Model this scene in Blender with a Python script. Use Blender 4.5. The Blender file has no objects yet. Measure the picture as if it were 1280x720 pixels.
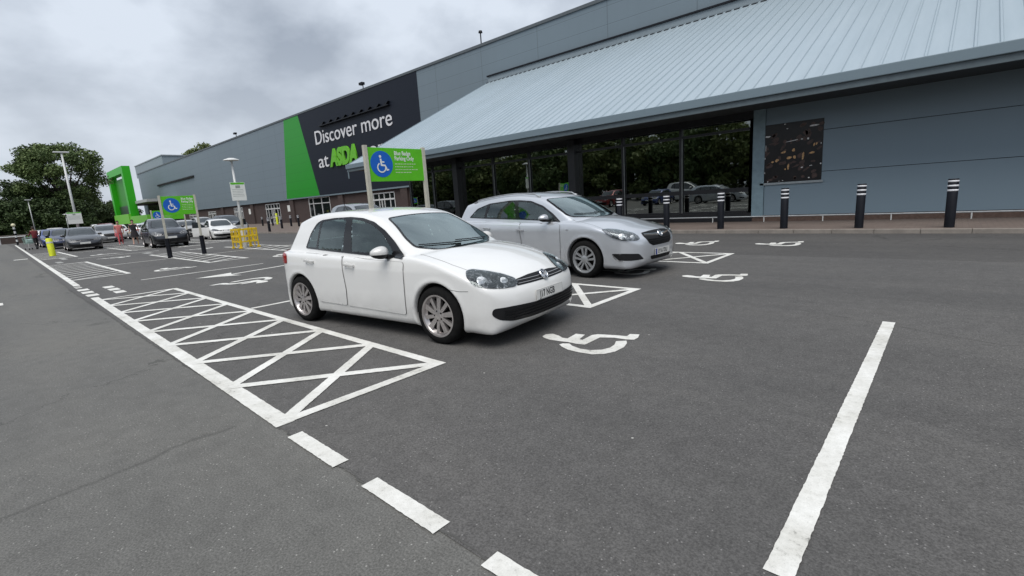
import bpy, bmesh, math, random
import numpy as np
from mathutils import Vector, Matrix
from mathutils.geometry import delaunay_2d_cdt
random.seed(7)
R_ = math.radians
SC = bpy.context.scene
COL = SC.collection

# ------------------------------------------------------------------ materials
def new_mat(name):
    m = bpy.data.materials.new(name); m.use_nodes = True
    nt = m.node_tree
    return m, nt, nt.nodes['Principled BSDF']
def setin(b, **kw):
    tr = {'col': 'Base Color', 'rough': 'Roughness', 'metal': 'Metallic', 'spec': 'Specular IOR Level',
          'coat': 'Coat Weight', 'coatr': 'Coat Roughness', 'alpha': 'Alpha', 'emis': 'Emission Strength'}
    for k, v in kw.items():
        if k == 'col': v = (*v, 1) if len(v) == 3 else v
        b.inputs[tr[k]].default_value = v
def lk(nt, a, b): nt.links.new(a, b)
def noise(nt, scale, detail=4, rough=.55, vec=None, dist=0):
    n = nt.nodes.new('ShaderNodeTexNoise'); n.inputs['Scale'].default_value = scale
    n.inputs['Detail'].default_value = detail; n.inputs['Roughness'].default_value = rough
    n.inputs['Distortion'].default_value = dist
    if vec is not None: lk(nt, vec, n.inputs['Vector'])
    return n
def ramp(nt, fac, stops):
    r = nt.nodes.new('ShaderNodeValToRGB'); e = r.color_ramp.elements
    e[0].position, e[0].color = stops[0][0], (*stops[0][1], 1)
    e[1].position, e[1].color = stops[-1][0], (*stops[-1][1], 1)
    for p, c in stops[1:-1]:
        k = e.new(p); k.color = (*c, 1)
    lk(nt, fac, r.inputs['Fac']); return r
def objco(nt):
    return nt.nodes.new('ShaderNodeTexCoord').outputs['Object']
def geopos(nt):
    return nt.nodes.new('ShaderNodeNewGeometry').outputs['Position']
def bump(nt, b, h, strength=.3, dist=.02):
    n = nt.nodes.new('ShaderNodeBump'); n.inputs['Strength'].default_value = strength
    n.inputs['Distance'].default_value = dist
    lk(nt, h, n.inputs['Height']); lk(nt, n.outputs['Normal'], b.inputs['Normal']); return n
def math_(nt, op, a, b=None, c=None):
    n = nt.nodes.new('ShaderNodeMath'); n.operation = op
    for i, v in enumerate((a, b, c)):
        if v is None: continue
        if isinstance(v, (int, float)): n.inputs[i].default_value = v
        else: lk(nt, v, n.inputs[i])
    return n.outputs[0]
def mixc(nt, f, a, b, mode='MIX'):
    n = nt.nodes.new('ShaderNodeMix'); n.data_type = 'RGBA'; n.blend_type = mode
    if isinstance(f, (int, float)): n.inputs[0].default_value = f
    else: lk(nt, f, n.inputs[0])
    for i, v in ((6, a), (7, b)):
        if isinstance(v, tuple): n.inputs[i].default_value = (*v, 1) if len(v) == 3 else v
        else: lk(nt, v, n.inputs[i])
    return n.outputs[2]
MATS = {}
def plain(name, col, rough=.5, metal=0, var=.12, scale=6, coat=0, spec=.5, bmp=0):
    """simple procedural material: base colour with soft noise variation"""
    if name in MATS: return MATS[name]
    m, nt, b = new_mat(name)
    setin(b, rough=rough, metal=metal, coat=coat, spec=spec)
    if coat: setin(b, coatr=.03)
    n = noise(nt, scale, 5, .6, objco(nt))
    lo = tuple(c * (1 - var) for c in col); hi = tuple(min(1, c * (1 + var)) for c in col)
    r = ramp(nt, n.outputs['Fac'], [(.3, lo), (.7, hi)])
    lk(nt, r.outputs['Color'], b.inputs['Base Color'])
    if bmp: bump(nt, b, n.outputs['Fac'], bmp, .01)
    MATS[name] = m; return m
def car_paint(name, col, metal=0.0, rough=.35, coat=1.0, dirt=.25):
    m, nt, b = new_mat(name)
    setin(b, rough=rough, metal=metal, coat=coat, coatr=.06)
    pos = objco(nt)
    sep = nt.nodes.new('ShaderNodeSeparateXYZ'); lk(nt, pos, sep.inputs[0])
    n = noise(nt, 5, 6, .65, pos)
    # road grime gathers low on the body
    mr = nt.nodes.new('ShaderNodeMapRange'); lk(nt, sep.outputs['Z'], mr.inputs['Value'])
    mr.inputs['From Min'].default_value = .62; mr.inputs['From Max'].default_value = .15
    f = math_(nt, 'MULTIPLY', mr.outputs[0], math_(nt, 'MULTIPLY', n.outputs['Fac'], dirt * 2))
    c = mixc(nt, f, col, (.12, .105, .085))
    n2 = noise(nt, 1.3, 3, .5, pos)
    c = mixc(nt, math_(nt, 'MULTIPLY', n2.outputs['Fac'], .12), c, tuple(k * .72 for k in col))
    g = nt.nodes.new('ShaderNodeNewGeometry')
    c = mixc(nt, g.outputs['Backfacing'], c, (.03, .03, .03))
    lk(nt, c, b.inputs['Base Color'])
    lk(nt, math_(nt, 'ADD', math_(nt, 'MULTIPLY', f, .8), .05), b.inputs['Coat Roughness'])
    lk(nt, math_(nt, 'MULTIPLY', math_(nt, 'SUBTRACT', 1.0, g.outputs['Backfacing']), coat), b.inputs['Coat Weight'])
    return m
def glass_mat(name, tint=(.25, .3, .3), through=.45, rough=.01, ior=1.5, base=0):
    m = bpy.data.materials.new(name); m.use_nodes = True; nt = m.node_tree; nt.nodes.clear()
    o = nt.nodes.new('ShaderNodeOutputMaterial')
    t = nt.nodes.new('ShaderNodeBsdfTransparent'); t.inputs[0].default_value = (*(c * through / max(tint) for c in tint), 1)
    g = nt.nodes.new('ShaderNodeBsdfGlossy'); g.inputs['Roughness'].default_value = rough
    g.inputs[0].default_value = (.84, .96, .94, 1)
    fr = nt.nodes.new('ShaderNodeFresnel'); fr.inputs[0].default_value = ior
    n = noise(nt, 3, 3, .5, objco(nt))
    f = math_(nt, 'ADD', fr.outputs[0], math_(nt, 'ADD', math_(nt, 'MULTIPLY', n.outputs['Fac'], .05), base))
    mx = nt.nodes.new('ShaderNodeMixShader'); lk(nt, f, mx.inputs[0]); lk(nt, t.outputs[0], mx.inputs[1]); lk(nt, g.outputs[0], mx.inputs[2])
    lk(nt, mx.outputs[0], o.inputs[0]); return m

# ------------------------------------------------------------------ object helpers
def tag(o, label=None, cat=None, group=None, kind=None):
    if label: o['label'] = label
    if cat: o['category'] = cat
    if group: o['group'] = group
    if kind: o['kind'] = kind
    return o
def empty(name, loc=(0, 0, 0), rz=0, label=None, cat=None, group=None, tilt=None):
    o = bpy.data.objects.new(name, None); COL.objects.link(o); o.location = loc
    o.rotation_euler = (tilt[0], tilt[1], rz) if tilt else (0, 0, rz)
    o.empty_display_size = .2
    return tag(o, label, cat, group)
def mesh_obj(name, verts, faces, mat, parent=None, smooth=False, mats=None, fm=None):
    me = bpy.data.meshes.new(name); me.from_pydata([tuple(v) for v in verts], [], [tuple(int(i) for i in f) for f in faces]); me.update()
    for m in (mats or [mat]): me.materials.append(m)
    if fm is not None: me.polygons.foreach_set('material_index', fm)
    if smooth: me.polygons.foreach_set('use_smooth', [True] * len(me.polygons))
    o = bpy.data.objects.new(name, me); COL.objects.link(o)
    if parent: o.parent = parent
    return o
def copy_tree(o, parent=None):
    c = o.copy(); COL.objects.link(c)
    if parent is not None: c.parent = parent
    for ch in list(o.children): copy_tree(ch, c)
    return c
class MB:
    def __init__(s): s.v = []; s.f = []; s.sm = False
    def add(s, v, f):
        n = len(s.v); s.v += [tuple(p) for p in v]; s.f += [tuple(i + n for i in q) for q in f]; return s
    def box(s, x0, x1, y0, y1, z0, z1, M=None):
        v = [(x, y, z) for x in (x0, x1) for y in (y0, y1) for z in (z0, z1)]
        if M is not None: v = [tuple(M @ Vector(p)) for p in v]
        return s.add(v, [(0, 1, 3, 2), (4, 6, 7, 5), (0, 4, 5, 1), (2, 3, 7, 6), (0, 2, 6, 4), (1, 5, 7, 3)])
    def cbox(s, x0, x1, y0, y1, z0, z1, b=.01, M=None):
        bm = bmesh.new(); r = bmesh.ops.create_cube(bm, size=1)
        for v in bm.verts:
            v.co = Vector(((x0 + x1) / 2 + v.co.x * (x1 - x0), (y0 + y1) / 2 + v.co.y * (y1 - y0), (z0 + z1) / 2 + v.co.z * (z1 - z0)))
        bmesh.ops.bevel(bm, geom=bm.edges[:], offset=b, segments=2, affect='EDGES', profile=.6)
        bm.verts.index_update()
        v = [M @ p.co if M is not None else p.co.copy() for p in bm.verts]
        f = [[q.index for q in fc.verts] for fc in bm.faces]; bm.free()
        return s.add(v, f)
    def tube(s, p0, p1, r0, r1=None, n=12, caps=True):
        r1 = r0 if r1 is None else r1
        p0, p1 = Vector(p0), Vector(p1); d = (p1 - p0).normalized()
        a = d.orthogonal().normalized(); b = d.cross(a)
        v = []
        for p, r in ((p0, r0), (p1, r1)):
            for i in range(n):
                t = 2 * math.pi * i / n; v.append(p + a * math.cos(t) * r + b * math.sin(t) * r)
        f = [(i, (i + 1) % n, n + (i + 1) % n, n + i) for i in range(n)]
        if caps: f += [tuple(range(n - 1, -1, -1)), tuple(range(n, 2 * n))]
        return s.add(v, f)
    def path(s, pts, r, n=8):
        for a, b in zip(pts[:-1], pts[1:]): s.tube(a, b, r, n=n)
        return s
    def sweep(s, pts, r, n=10):
        v = []; k = len(pts)
        for i, p in enumerate(pts):
            t = (Vector(pts[min(i + 1, k - 1)]) - Vector(pts[max(i - 1, 0)])).normalized(); a = Vector((0, 0, 1)).cross(t).normalized(); b = t.cross(a)
            for j in range(n):
                w = 2 * math.pi * j / n; v.append(Vector(p) + a * math.cos(w) * r + b * math.sin(w) * r)
        f = [(i * n + j, i * n + (j + 1) % n, (i + 1) * n + (j + 1) % n, (i + 1) * n + j) for i in range(k - 1) for j in range(n)]
        return s.add(v, f + [tuple(range(n)), tuple(range((k - 1) * n, k * n))])
    def lathe(s, prof, n=32, M=None, close=False):
        """prof: (radius, height) around z"""
        v = []
        for r, h in prof:
            for i in range(n):
                t = 2 * math.pi * i / n; v.append(Vector((r * math.cos(t), r * math.sin(t), h)))
        if M is not None: v = [M @ p for p in v]
        f = []; k = len(prof)
        for j in range(k if close else k - 1):
            a, b = j * n, ((j + 1) % k) * n
            f += [(a + i, a + (i + 1) % n, b + (i + 1) % n, b + i) for i in range(n)]
        return s.add(v, f)
    def prism(s, poly, z0, z1, M=None):
        n = len(poly)
        v = [Vector((x, y, z0)) for x, y in poly] + [Vector((x, y, z1)) for x, y in poly]
        if M is not None: v = [M @ p for p in v]
        f = [(i, (i + 1) % n, n + (i + 1) % n, n + i) for i in range(n)] + [tuple(range(n - 1, -1, -1)), tuple(range(n, 2 * n))]
        return s.add(v, f)
    def sheet(s, poly, z):
        return s.add([(x, y, z) for x, y in poly], [tuple(range(len(poly)))])
    def build(s, name, mat, parent=None, smooth=False, angle=None):
        o = mesh_obj(name, s.v, s.f, mat, parent, smooth)
        bm = bmesh.new(); bm.from_mesh(o.data)
        bmesh.ops.recalc_face_normals(bm, faces=bm.faces[:]); bm.to_mesh(o.data); bm.free()
        if angle is not None:
            o.data.polygons.foreach_set('use_smooth', [True] * len(o.data.polygons))
            o.data.set_sharp_from_angle(angle=R_(angle))
        return o
def text_obj(name, body, size, mat, parent, M, extrude=.002, align='LEFT', shear=0, offset=0, sx=1, spacing=1):
    cu = bpy.data.curves.new(name, 'FONT'); cu.body = body; cu.size = size; cu.align_x = align
    cu.extrude = extrude; cu.shear = shear; cu.offset = offset; cu.space_character = spacing; cu.resolution_u = 6
    o = bpy.data.objects.new(name, cu); COL.objects.link(o)
    dg = bpy.context.evaluated_depsgraph_get()
    me = bpy.data.meshes.new_from_object(o.evaluated_get(dg)); bpy.data.objects.remove(o)
    me.name = name; me.materials.clear(); me.materials.append(mat)
    me.transform(M @ Matrix.Diagonal((sx, 1, 1, 1)))
    o = bpy.data.objects.new(name, me); COL.objects.link(o); o.parent = parent
    return o

# ------------------------------------------------------------------ cars: a body as an implicit surface
def crom(pts, n=6, closed=True):
    """Catmull-Rom through points; a point given as (x, z, 's') is a sharp corner"""
    out = []; N = len(pts)
    for i in range(N):
        p1, p2 = pts[i], pts[(i + 1) % N]
        p0 = p1 if len(p1) > 2 else pts[i - 1]; p3 = p2 if len(p2) > 2 else pts[(i + 2) % N]
        a, b, c, d = (np.array(q[:2], float) for q in (p0, p1, p2, p3))
        for k in range(n):
            t = k / n
            out.append(.5 * (2 * b + (c - a) * t + (2 * a - 5 * b + 4 * c - d) * t * t + (3 * b - a - 3 * c + d) * t ** 3))
    return np.array(out)
def inside(poly, x, y):
    r = np.zeros(x.shape, bool); n = len(poly)
    for i in range(n):
        x0, y0 = poly[i]; x1, y1 = poly[(i + 1) % n]
        if y0 == y1: continue
        c = ((y0 > y) != (y1 > y)) & (x < (x1 - x0) * (y - y0) / (y1 - y0) + x0)
        r ^= c
    return r
class Sdf2:
    def __init__(s, poly, st=.012, pad=.35):
        poly = np.asarray(poly); lo = poly.min(0) - pad; hi = poly.max(0) + pad
        s.lo = lo; s.st = st; s.n = np.ceil((hi - lo) / st).astype(int) + 2
        X, Y = np.meshgrid(lo[0] + np.arange(s.n[0]) * st, lo[1] + np.arange(s.n[1]) * st, indexing='ij')
        D = np.full(X.shape, 1e9)
        for i in range(len(poly)):
            a = poly[i]; e = poly[(i + 1) % len(poly)] - a; L = e @ e
            if L < 1e-12: continue
            t = np.clip(((X - a[0]) * e[0] + (Y - a[1]) * e[1]) / L, 0, 1)
            D = np.minimum(D, (X - a[0] - t * e[0]) ** 2 + (Y - a[1] - t * e[1]) ** 2)
        D = np.sqrt(D); D[inside(poly, X, Y)] *= -1; s.D = D
    def __call__(s, x, y):
        u = np.clip((x - s.lo[0]) / s.st, 0, s.n[0] - 1.001); v = np.clip((y - s.lo[1]) / s.st, 0, s.n[1] - 1.001)
        i = u.astype(int); j = v.astype(int); u = u - i; v = v - j; D = s.D
        return (D[i, j] * (1 - u) + D[i + 1, j] * u) * (1 - v) + (D[i, j + 1] * (1 - u) + D[i + 1, j + 1] * u) * v
def smax(a, b, k):
    h = np.maximum(k - np.abs(a - b), 0) / k
    return np.maximum(a, b) + h * h * k * .25
def smin(a, b, k): return -smax(-a, -b, k)
def sstep(x, a, b):
    t = np.clip((x - a) / (b - a), 0, 1); return t * t * (3 - 2 * t)
class CarBody:
    def __init__(s, sp):
        s.sp = sp
        s.S1 = Sdf2(crom(sp['low'])); s.S2 = Sdf2(crom(sp['top']))
        pl = sp['plan']; s.P = Sdf2(crom(pl + [(x, -y) + ((('s',) if len(q) > 2 else ())) for q in reversed(pl) for x, y in [q[:2]] if y > 1e-6]))
        def sym(q): return q + [(-t[0], *t[1:]) for t in reversed(q)]
        s.Q1 = Sdf2(crom(sym(sp['sec1']))); s.Q2 = Sdf2(crom(sym(sp['sec2'])))
    def F(s, x, y, z):
        sp = s.sp; ay = np.abs(y); y2 = ay * ay
        zs = z + sp.get('crown', .05) * y2 / .6
        xs = x + y2 * (sp.get('wf', .16) * sstep(x, -.1, .9) - sp.get('wr', .10) * sstep(-x, .8, 1.6))
        rr = sp.get('r1', .06)
        f1 = smax(smax(s.S1(xs, zs), s.Q1(y, z), rr), s.P(x, y), sp.get('rp', .05))
        tr = 1 + sp.get('tr', 0) * sstep(-x, .3, 2.0) + .03 * sstep(x, -.2, .8)
        f2 = smax(s.S2(xs, zs), s.Q2(y * tr, z), sp.get('r2', .09))
        f = smin(f1, f2, sp.get('rj', .03))
        R = sp['arch']
        for xa in (sp['xf'], sp['xr']):
            d = np.sqrt((x - xa) ** 2 + (z - sp['rw']) ** 2)
            f = f - .009 * np.exp(-((d - R - .01) / .035) ** 2) * sstep(ay, .6, .75)
            cut = np.maximum(d - R, .55 - ay)
            f = smax(f, -cut, .03)
        return f
    def grad(s, p, e=.004):
        x, y, z = p
        g = np.array([s.F(x + e, y, z) - s.F(x - e, y, z), s.F(x, y + e, z) - s.F(x, y - e, z), s.F(x, y, z + e) - s.F(x, y, z - e)]) / (2 * e)
        return g
    def mesh(s, h):
        sp = s.sp; lx, hx = sp['x0'] - .1, sp['x1'] + .1; W = sp['w'] / 2 + .12; H = sp['h'] + .12
        nx, ny, nz = int((hx - lx) / h), int(2 * W / h) | 1, int(H / h)
        X = lx + np.arange(nx) * h; Y = (np.arange(ny) - (ny - 1) / 2) * h; Z = .02 + np.arange(nz) * h
        g = np.meshgrid(X, Y, Z, indexing='ij')
        V = s.F(*g); I = V < 0
        ncell = (nx - 1, ny - 1, nz - 1)
        cnt = np.zeros(ncell); acc = np.zeros((3,) + ncell)
        cs = [(a, b, c) for a in (0, 1) for b in (0, 1) for c in (0, 1)]
        def sub(A, c): return A[c[0]:c[0] + nx - 1, c[1]:c[1] + ny - 1, c[2]:c[2] + nz - 1]
        for c in cs:
            for ax in range(3):
                if c[ax]: continue
                d = list(c); d[ax] = 1
                a, b = sub(V, c), sub(V, d); m = (a < 0) != (b < 0)
                t = np.where(m, a / np.where(m, a - b, 1), 0)
                cnt += m
                for k in range(3): acc[k] += m * (c[k] + (t if k == ax else 0))
        act = cnt > 0; idx = -np.ones(ncell, int); idx[act] = np.arange(act.sum())
        ii = np.argwhere(act)
        P = (ii.T + acc[:, act] / cnt[act]) * h; P[0] += X[0]; P[1] += Y[0]; P[2] += Z[0]
        for _ in range(4):
            g_ = s.grad(P); f = s.F(*P); n2 = (g_ ** 2).sum(0) + 1e-6
            st = np.clip(f / n2, -h * .4, h * .4); P = P - g_ * st
        faces = []
        for ax in range(3):
            a = [slice(1, -1)] * 3; a[ax] = slice(0, -1); b = list(a); b[ax] = slice(1, None)
            A, B = I[tuple(a)], I[tuple(b)]; m = A != B
            e = np.argwhere(m); fl = A[m]
            base = e + 1; base[:, ax] -= 1
            o1, o2 = [k for k in range(3) if k != ax]
            def cell(d1, d2):
                q = base.copy(); q[:, o1] -= d1; q[:, o2] -= d2
                return idx[q[:, 0], q[:, 1], q[:, 2]]
            q = np.stack([cell(1, 1), cell(0, 1), cell(0, 0), cell(1, 0)], 1)
            flip = fl if ax != 1 else ~fl
            q[~flip] = q[~flip][:, ::-1]
            faces.append(q)
        return P.T, np.concatenate(faces)
    def hit(s, o, d, t0=0, t1=2.2, n=110):
        """first surface crossing along rays o + t d (arrays 3xN)"""
        d = np.asarray(d)[:, None]; N = o.shape[1]
        lo = np.full(N, float(t0)); hi = lo.copy(); done = np.zeros(N, bool); act = np.arange(N)
        for _ in range(140):
            if not len(act): break
            f = s.F(*(o[:, act] + d * hi[act])); neg = f < 0
            done[act[neg]] = True; act = act[~neg]; f = f[~neg]
            lo[act] = hi[act]; hi[act] = hi[act] + np.maximum(f * .7, .006)
            act = act[hi[act] < t1]
        for _ in range(16):
            mid = (lo + hi) / 2; f = s.F(*(o + d * mid)); neg = f < 0
            hi = np.where(neg, mid, hi); lo = np.where(neg, lo, mid)
        return o + d * hi, done
    def patch(s, pts, d, off=.003, step=.03, holes=(), n=1, inset=0, start=2.6):
        """pts: closed outline as rough 3-D points; projected along d onto the body, lifted by off"""
        d = np.array(d, float); d /= np.linalg.norm(d)
        z = np.array([0, 0, 1.]) if abs(d[2]) < .9 else np.array([1., 0, 0])
        u = np.cross(d, z); u /= np.linalg.norm(u); v = np.cross(u, d)
        def proj(q): q = np.array(q, float); return np.stack([q @ u, q @ v], 1)
        def dens(q):
            out = []
            for i in range(len(q)):
                a, b = q[i], q[(i + 1) % len(q)]; k = max(1, int(np.linalg.norm(b - a) / step))
                for j in range(k): out.append(a + (b - a) * j / k)
            return np.array(out)
        loops = [dens(proj(pts))] + [dens(proj(hh)) for hh in holes]
        lo, hi = loops[0].min(0), loops[0].max(0)
        gx, gy = np.meshgrid(np.arange(lo[0], hi[0], step), np.arange(lo[1], hi[1], step)); gx = gx.ravel(); gy = gy.ravel()
        keep = inside(loops[0], gx, gy)
        for L in loops[1:]: keep &= ~inside(L, gx, gy)
        gi = np.stack([gx[keep], gy[keep]], 1)
        allb = np.concatenate(loops)
        if len(gi):
            dm = np.sqrt(((gi[:, None] - allb[None]) ** 2).sum(2).min(1)); gi = gi[dm > step * .45]
        co = [Vector(p) for p in allb] + [Vector(p) for p in gi]
        ed = []; k = 0
        for L in loops:
            ed += [(k + i, k + (i + 1) % len(L)) for i in range(len(L))]; k += len(L)
        vv, _, ff, _, _, _ = delaunay_2d_cdt(co, ed, [], 0, 1e-6)
        Pq = np.array([(p.x, p.y) for p in vv]); F = [f for f in ff]
        cen = np.array([Pq[list(f)].mean(0) for f in F])
        ok = inside(loops[0], cen[:, 0], cen[:, 1])
        for L in loops[1:]: ok &= ~inside(L, cen[:, 0], cen[:, 1])
        F = [f for f, k_ in zip(F, ok) if k_]
        O = (u[:, None] * Pq[:, 0] + v[:, None] * Pq[:, 1]) - d[:, None] * start
        P, done = s.hit(O, d, 0, 2 * start, 260)
        F = [f for f in F if all(done[i] for i in f)]
        g = s.grad(P, .006); g /= np.sqrt((g ** 2).sum(0)) + 1e-9
        P = P + g * off
        V = P.T
        if F:
            q = F[len(F) // 2]; nrm = np.cross(V[q[1]] - V[q[0]], V[q[2]] - V[q[0]])
            if nrm @ d > 0: F = [tuple(reversed(f)) for f in F]
        used = sorted({i for f in F for i in f}); mp = {a: b for b, a in enumerate(used)}
        return [tuple(V[i]) for i in used], [tuple(mp[i] for i in f) for f in F]
def rnd(poly, r, n=4):
    """round the corners of a polygon (points of any dimension)"""
    out = []; N = len(poly); P = [np.array(p, float) for p in poly]
    for i in range(N):
        a, b, c = P[i - 1], P[i], P[(i + 1) % N]
        ra = min(r, np.linalg.norm(a - b) * .45); rc = min(r, np.linalg.norm(c - b) * .45)
        s0 = b + (a - b) / (np.linalg.norm(a - b) + 1e-9) * ra; s1 = b + (c - b) / (np.linalg.norm(c - b) + 1e-9) * rc
        for k in range(n + 1):
            t = k / n; out.append((1 - t) ** 2 * s0 + 2 * t * (1 - t) * b + t * t * s1)
    return out
def flipy(poly): return [(p[0], -p[1], p[2]) for p in poly]
# ------------------------------------------------------------------ car specifications (metres; x forward, z up, x = 0 midway between the axles)
def sh(p, f): return [(*f(q[0], q[1]), *q[2:]) for q in p]
GOLF = dict(
 low=[(-1.93,.30),(-1.965,.42),(-1.97,.56),(-1.95,.66),(-1.925,.80),(-1.89,.93),(-1.84,1.0,'s'),(-1.0,.985),(0,.955),(.80,.965),(.95,.985),(1.2,.962),(1.5,.90),(1.8,.80),(1.97,.715),(2.06,.655),(2.11,.59),(2.14,.52),(2.155,.45),(2.15,.34),(2.11,.25),(2.05,.19,'s'),(-1.87,.22,'s')],
 top=[(1.20,.86,'s'),(1.02,.975,'s'),(.66,1.17),(.36,1.32),(.10,1.41),(-.25,1.465),(-.7,1.478),(-1.2,1.455),(-1.42,1.415),(-1.59,1.37,'s'),(-1.685,1.26),(-1.79,1.10),(-1.88,.95),(-1.90,.82,'s')],
 plan=[(2.165,0),(2.15,.30),(2.10,.55),(2.0,.74),(1.86,.835),(1.6,.872),(1.289,.885),(.6,.889),(-.6,.889),(-1.289,.885),(-1.6,.865),(-1.76,.80),(-1.87,.68),(-1.95,.45),(-1.97,0)],
 sec1=[(.78,.15,'s'),(.842,.20),(.862,.30),(.876,.42),(.884,.56),(.889,.68),(.890,.775,'s'),(.868,.86),(.842,.94,'s'),(.78,1.04,'s')],
 sec2=[(.83,.80,'s'),(.808,.93),(.775,1.03),(.71,1.22),(.635,1.385),(.60,1.47),(.56,1.60,'s')],
 crown=.045, wf=.17, wr=.14, tr=.10, r1=.026, r2=.075, rj=.02, rp=.042, arch=.352, rw=.315, xf=1.289, xr=-1.289, x0=-1.98, x1=2.18, w=1.79, h=1.48)

INSIG = dict(
 low=[(-2.45,.30),(-2.51,.42),(-2.52,.56),(-2.50,.66),(-2.46,.80),(-2.42,.93),(-2.38,1.03,'s'),(-1.5,1.02),(0,.975),(.80,.985),(1.02,1.0),(1.3,.985),(1.6,.94),(1.9,.86),(2.12,.77),(2.24,.69),(2.31,.60),(2.335,.50),(2.33,.36),(2.28,.24),(2.2,.18,'s'),(-2.35,.23,'s')],
 top=[(1.35,.86,'s'),(1.14,.985,'s'),(.72,1.21),(.38,1.37),(.08,1.455),(-.35,1.505),(-.8,1.512),(-1.4,1.49),(-1.9,1.44),(-2.16,1.39,'s'),(-2.24,1.27),(-2.33,1.10),(-2.39,.98),(-2.41,.82,'s')],
 plan=[(2.335,0),(2.315,.30),(2.25,.57),(2.13,.75),(1.95,.855),(1.68,.905),(1.37,.922),(.6,.918),(-.6,.918),(-1.37,.918),(-1.8,.89),(-2.15,.83),(-2.38,.70),(-2.48,.45),(-2.52,0)],
 sec1=[(.80,.15,'s'),(.87,.20),(.888,.30),(.898,.42),(.908,.54),(.916,.66),(.918,.79,'s'),(.893,.88),(.862,.965,'s'),(.80,1.06,'s')],
 sec2=[(.85,.80,'s'),(.83,.95),(.79,1.06),(.72,1.25),(.64,1.42),(.60,1.50),(.56,1.64,'s')],
 crown=.05, wf=.17, wr=.12, tr=.10, r1=.03, r2=.075, rj=.025, rp=.048, arch=.375, rw=.335, xf=1.368, xr=-1.368, x0=-2.53, x1=2.34, w=1.86, h=1.52)

def up(p,a,b,x=0): return [(q[0]+x*(q[0]<-1.5),q[1]*a+b,*q[2:]) for q in p]
INSIG['low']=up(INSIG['low'],1.035,.02); INSIG['top']=up(INSIG['top'],1.035,.02)
INSIG['sec1']=[(q[0],q[1]*1.035+.02,*q[2:]) for q in INSIG['sec1']]; INSIG['sec2']=[(q[0],q[1]*1.035+.02,*q[2:]) for q in INSIG['sec2']]
INSIG['h']=1.6; INSIG['arch']=.385

def sh(p,f): return [(*f(q[0],q[1]),*q[2:]) for q in p]
def gtrim(x,z): return (x+.05*(x<-1.6), z)
GOLF['top']=sh(GOLF['top'],gtrim)
def itrim(x,z):
    if x<-1.6: x+=.12
    if x>1.9: x+=.08
    return (x,z)
INSIG['low']=sh(INSIG['low'],itrim); INSIG['plan']=sh(INSIG['plan'],itrim)
INSIG['top']=sh(sh(INSIG['top'],itrim),lambda x,z:(x+.05*(x>.5), z+.02*(x>.3)-.035*sstep(-x,.9,2.0)*(z>1)))
INSIG['x1']=2.43

# features, drawn on the car's right side (y < 0) and mirrored; one coordinate of each point is free
SIDE = (0, 1, 0); FRONT = (-1, 0, 0); BACK = (1, 0, 0); DIAG = (-.75, .66, 0); RDIAG = (.55, .83, 0)
def xz(l): return [(x, 0, z) for x, z in l]
def yz(l): return [(0, y, z) for y, z in l]
def symy(l): return yz(l + [(-y, z) for y, z in reversed(l) if abs(y) > 1e-6])
FEAT_H = dict(
 dlo=xz([(.835, .905), (.72, .98), (.58, 1.09), (.39, 1.212), (.17, 1.312), (-.05, 1.362), (-.30, 1.384), (-.67, 1.381), (-.95, 1.362), (-1.06, 1.325), (-1.16, 1.20), (-1.245, 1.0), (-.33, .958), (.2, .93)]),
 glass=[xz([(.60, .945), (.52, 1.04), (.36, 1.175), (.15, 1.278), (-.06, 1.33), (-.262, 1.355), (-.155, .972)]),
        xz([(-.385, 1.357), (-.66, 1.356), (-.925, 1.34), (-.925, .998), (-.335, .975)]),
        xz([(-.965, 1.335), (-1.035, 1.31), (-1.13, 1.19), (-1.205, 1.018), (-.965, 1.008)])],
 pil=[],
 wind=[(.82, -.665, 1.005), (1.0, -.45, .975), (1.10, -.2, .968), (1.10, .2, .968), (1.0, .45, .975), (.82, .665, 1.005), (.644, .648, 1.094), (.457, .582, 1.233), (.232, .525, 1.345), (.236, .25, 1.372), (.236, -.25, 1.372), (.232, -.525, 1.345), (.457, -.582, 1.233), (.644, -.648, 1.094)],
 rear=symy([(-.60, 1.06), (-.50, 1.31), (-.25, 1.33), (0, 1.335)][::-1]) ,
 doors=[xz([(.84, .875), (.825, .60), (.80, .285), (-.255, .308), (-.225, .52), (-.258, .915), (.2, .890)]),
        xz([(-.282, .914), (-.248, .52), (-.275, .308), (-.865, .318), (-.89, .45), (-.97, .585), (-1.09, .69), (-1.165, .80), (-1.175, .94)])],
 handles=[(-.11, .823), (-.965, .852)],
 mirror=(.56, .955),
 head=[(1.631, -.75, .788), (1.655, -.681, .797), (1.772, -.563, .765), (1.886, -.47, .725), (1.985, -.40, .675), (2.043, -.431, .632), (2.052, -.485, .603), (2.003, -.638, .608), (1.922, -.765, .628), (1.842, -.822, .648), (1.76, -.836, .686), (1.69, -.818, .742)],
 hcol=(.075, .076, .078), lamps=[((1.865, -.765, .690), .066), ((1.985, -.565, .668), .050)],
 grille=symy([(-.462, .607), (-.415, .664), (-.2, .683), (0, .687)]), gslats=[(.627, .43), (.655, .42)], gchrome=True,
 low=symy([(-.30, .258), (-.60, .276), (-.73, .308), (-.785, .362), (-.772, .428), (-.60, .428), (-.25, .412)]), lslats=[.302, .332, .362, .390],
 plate=(.475, .26), badge=(0, .648, .062), fog=None,
 seams=[xz([(1.50, .612), (1.62, .598), (1.74, .604)]), ],
 hood=[[(1.62, -.72, .80), (1.45, -.745, .85), (1.2, -.735, .92), (.95, -.705, .97)]],
 tail=[(-1.53, -.84, .80), (-1.56, -.83, .93), (-1.80, -.70, .965), (-1.90, -.50, .94), (-1.92, -.50, .82), (-1.78, -.78, .80)],
 seat_x=(.05, -.85), dash=.72, roofrail=False)
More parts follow.
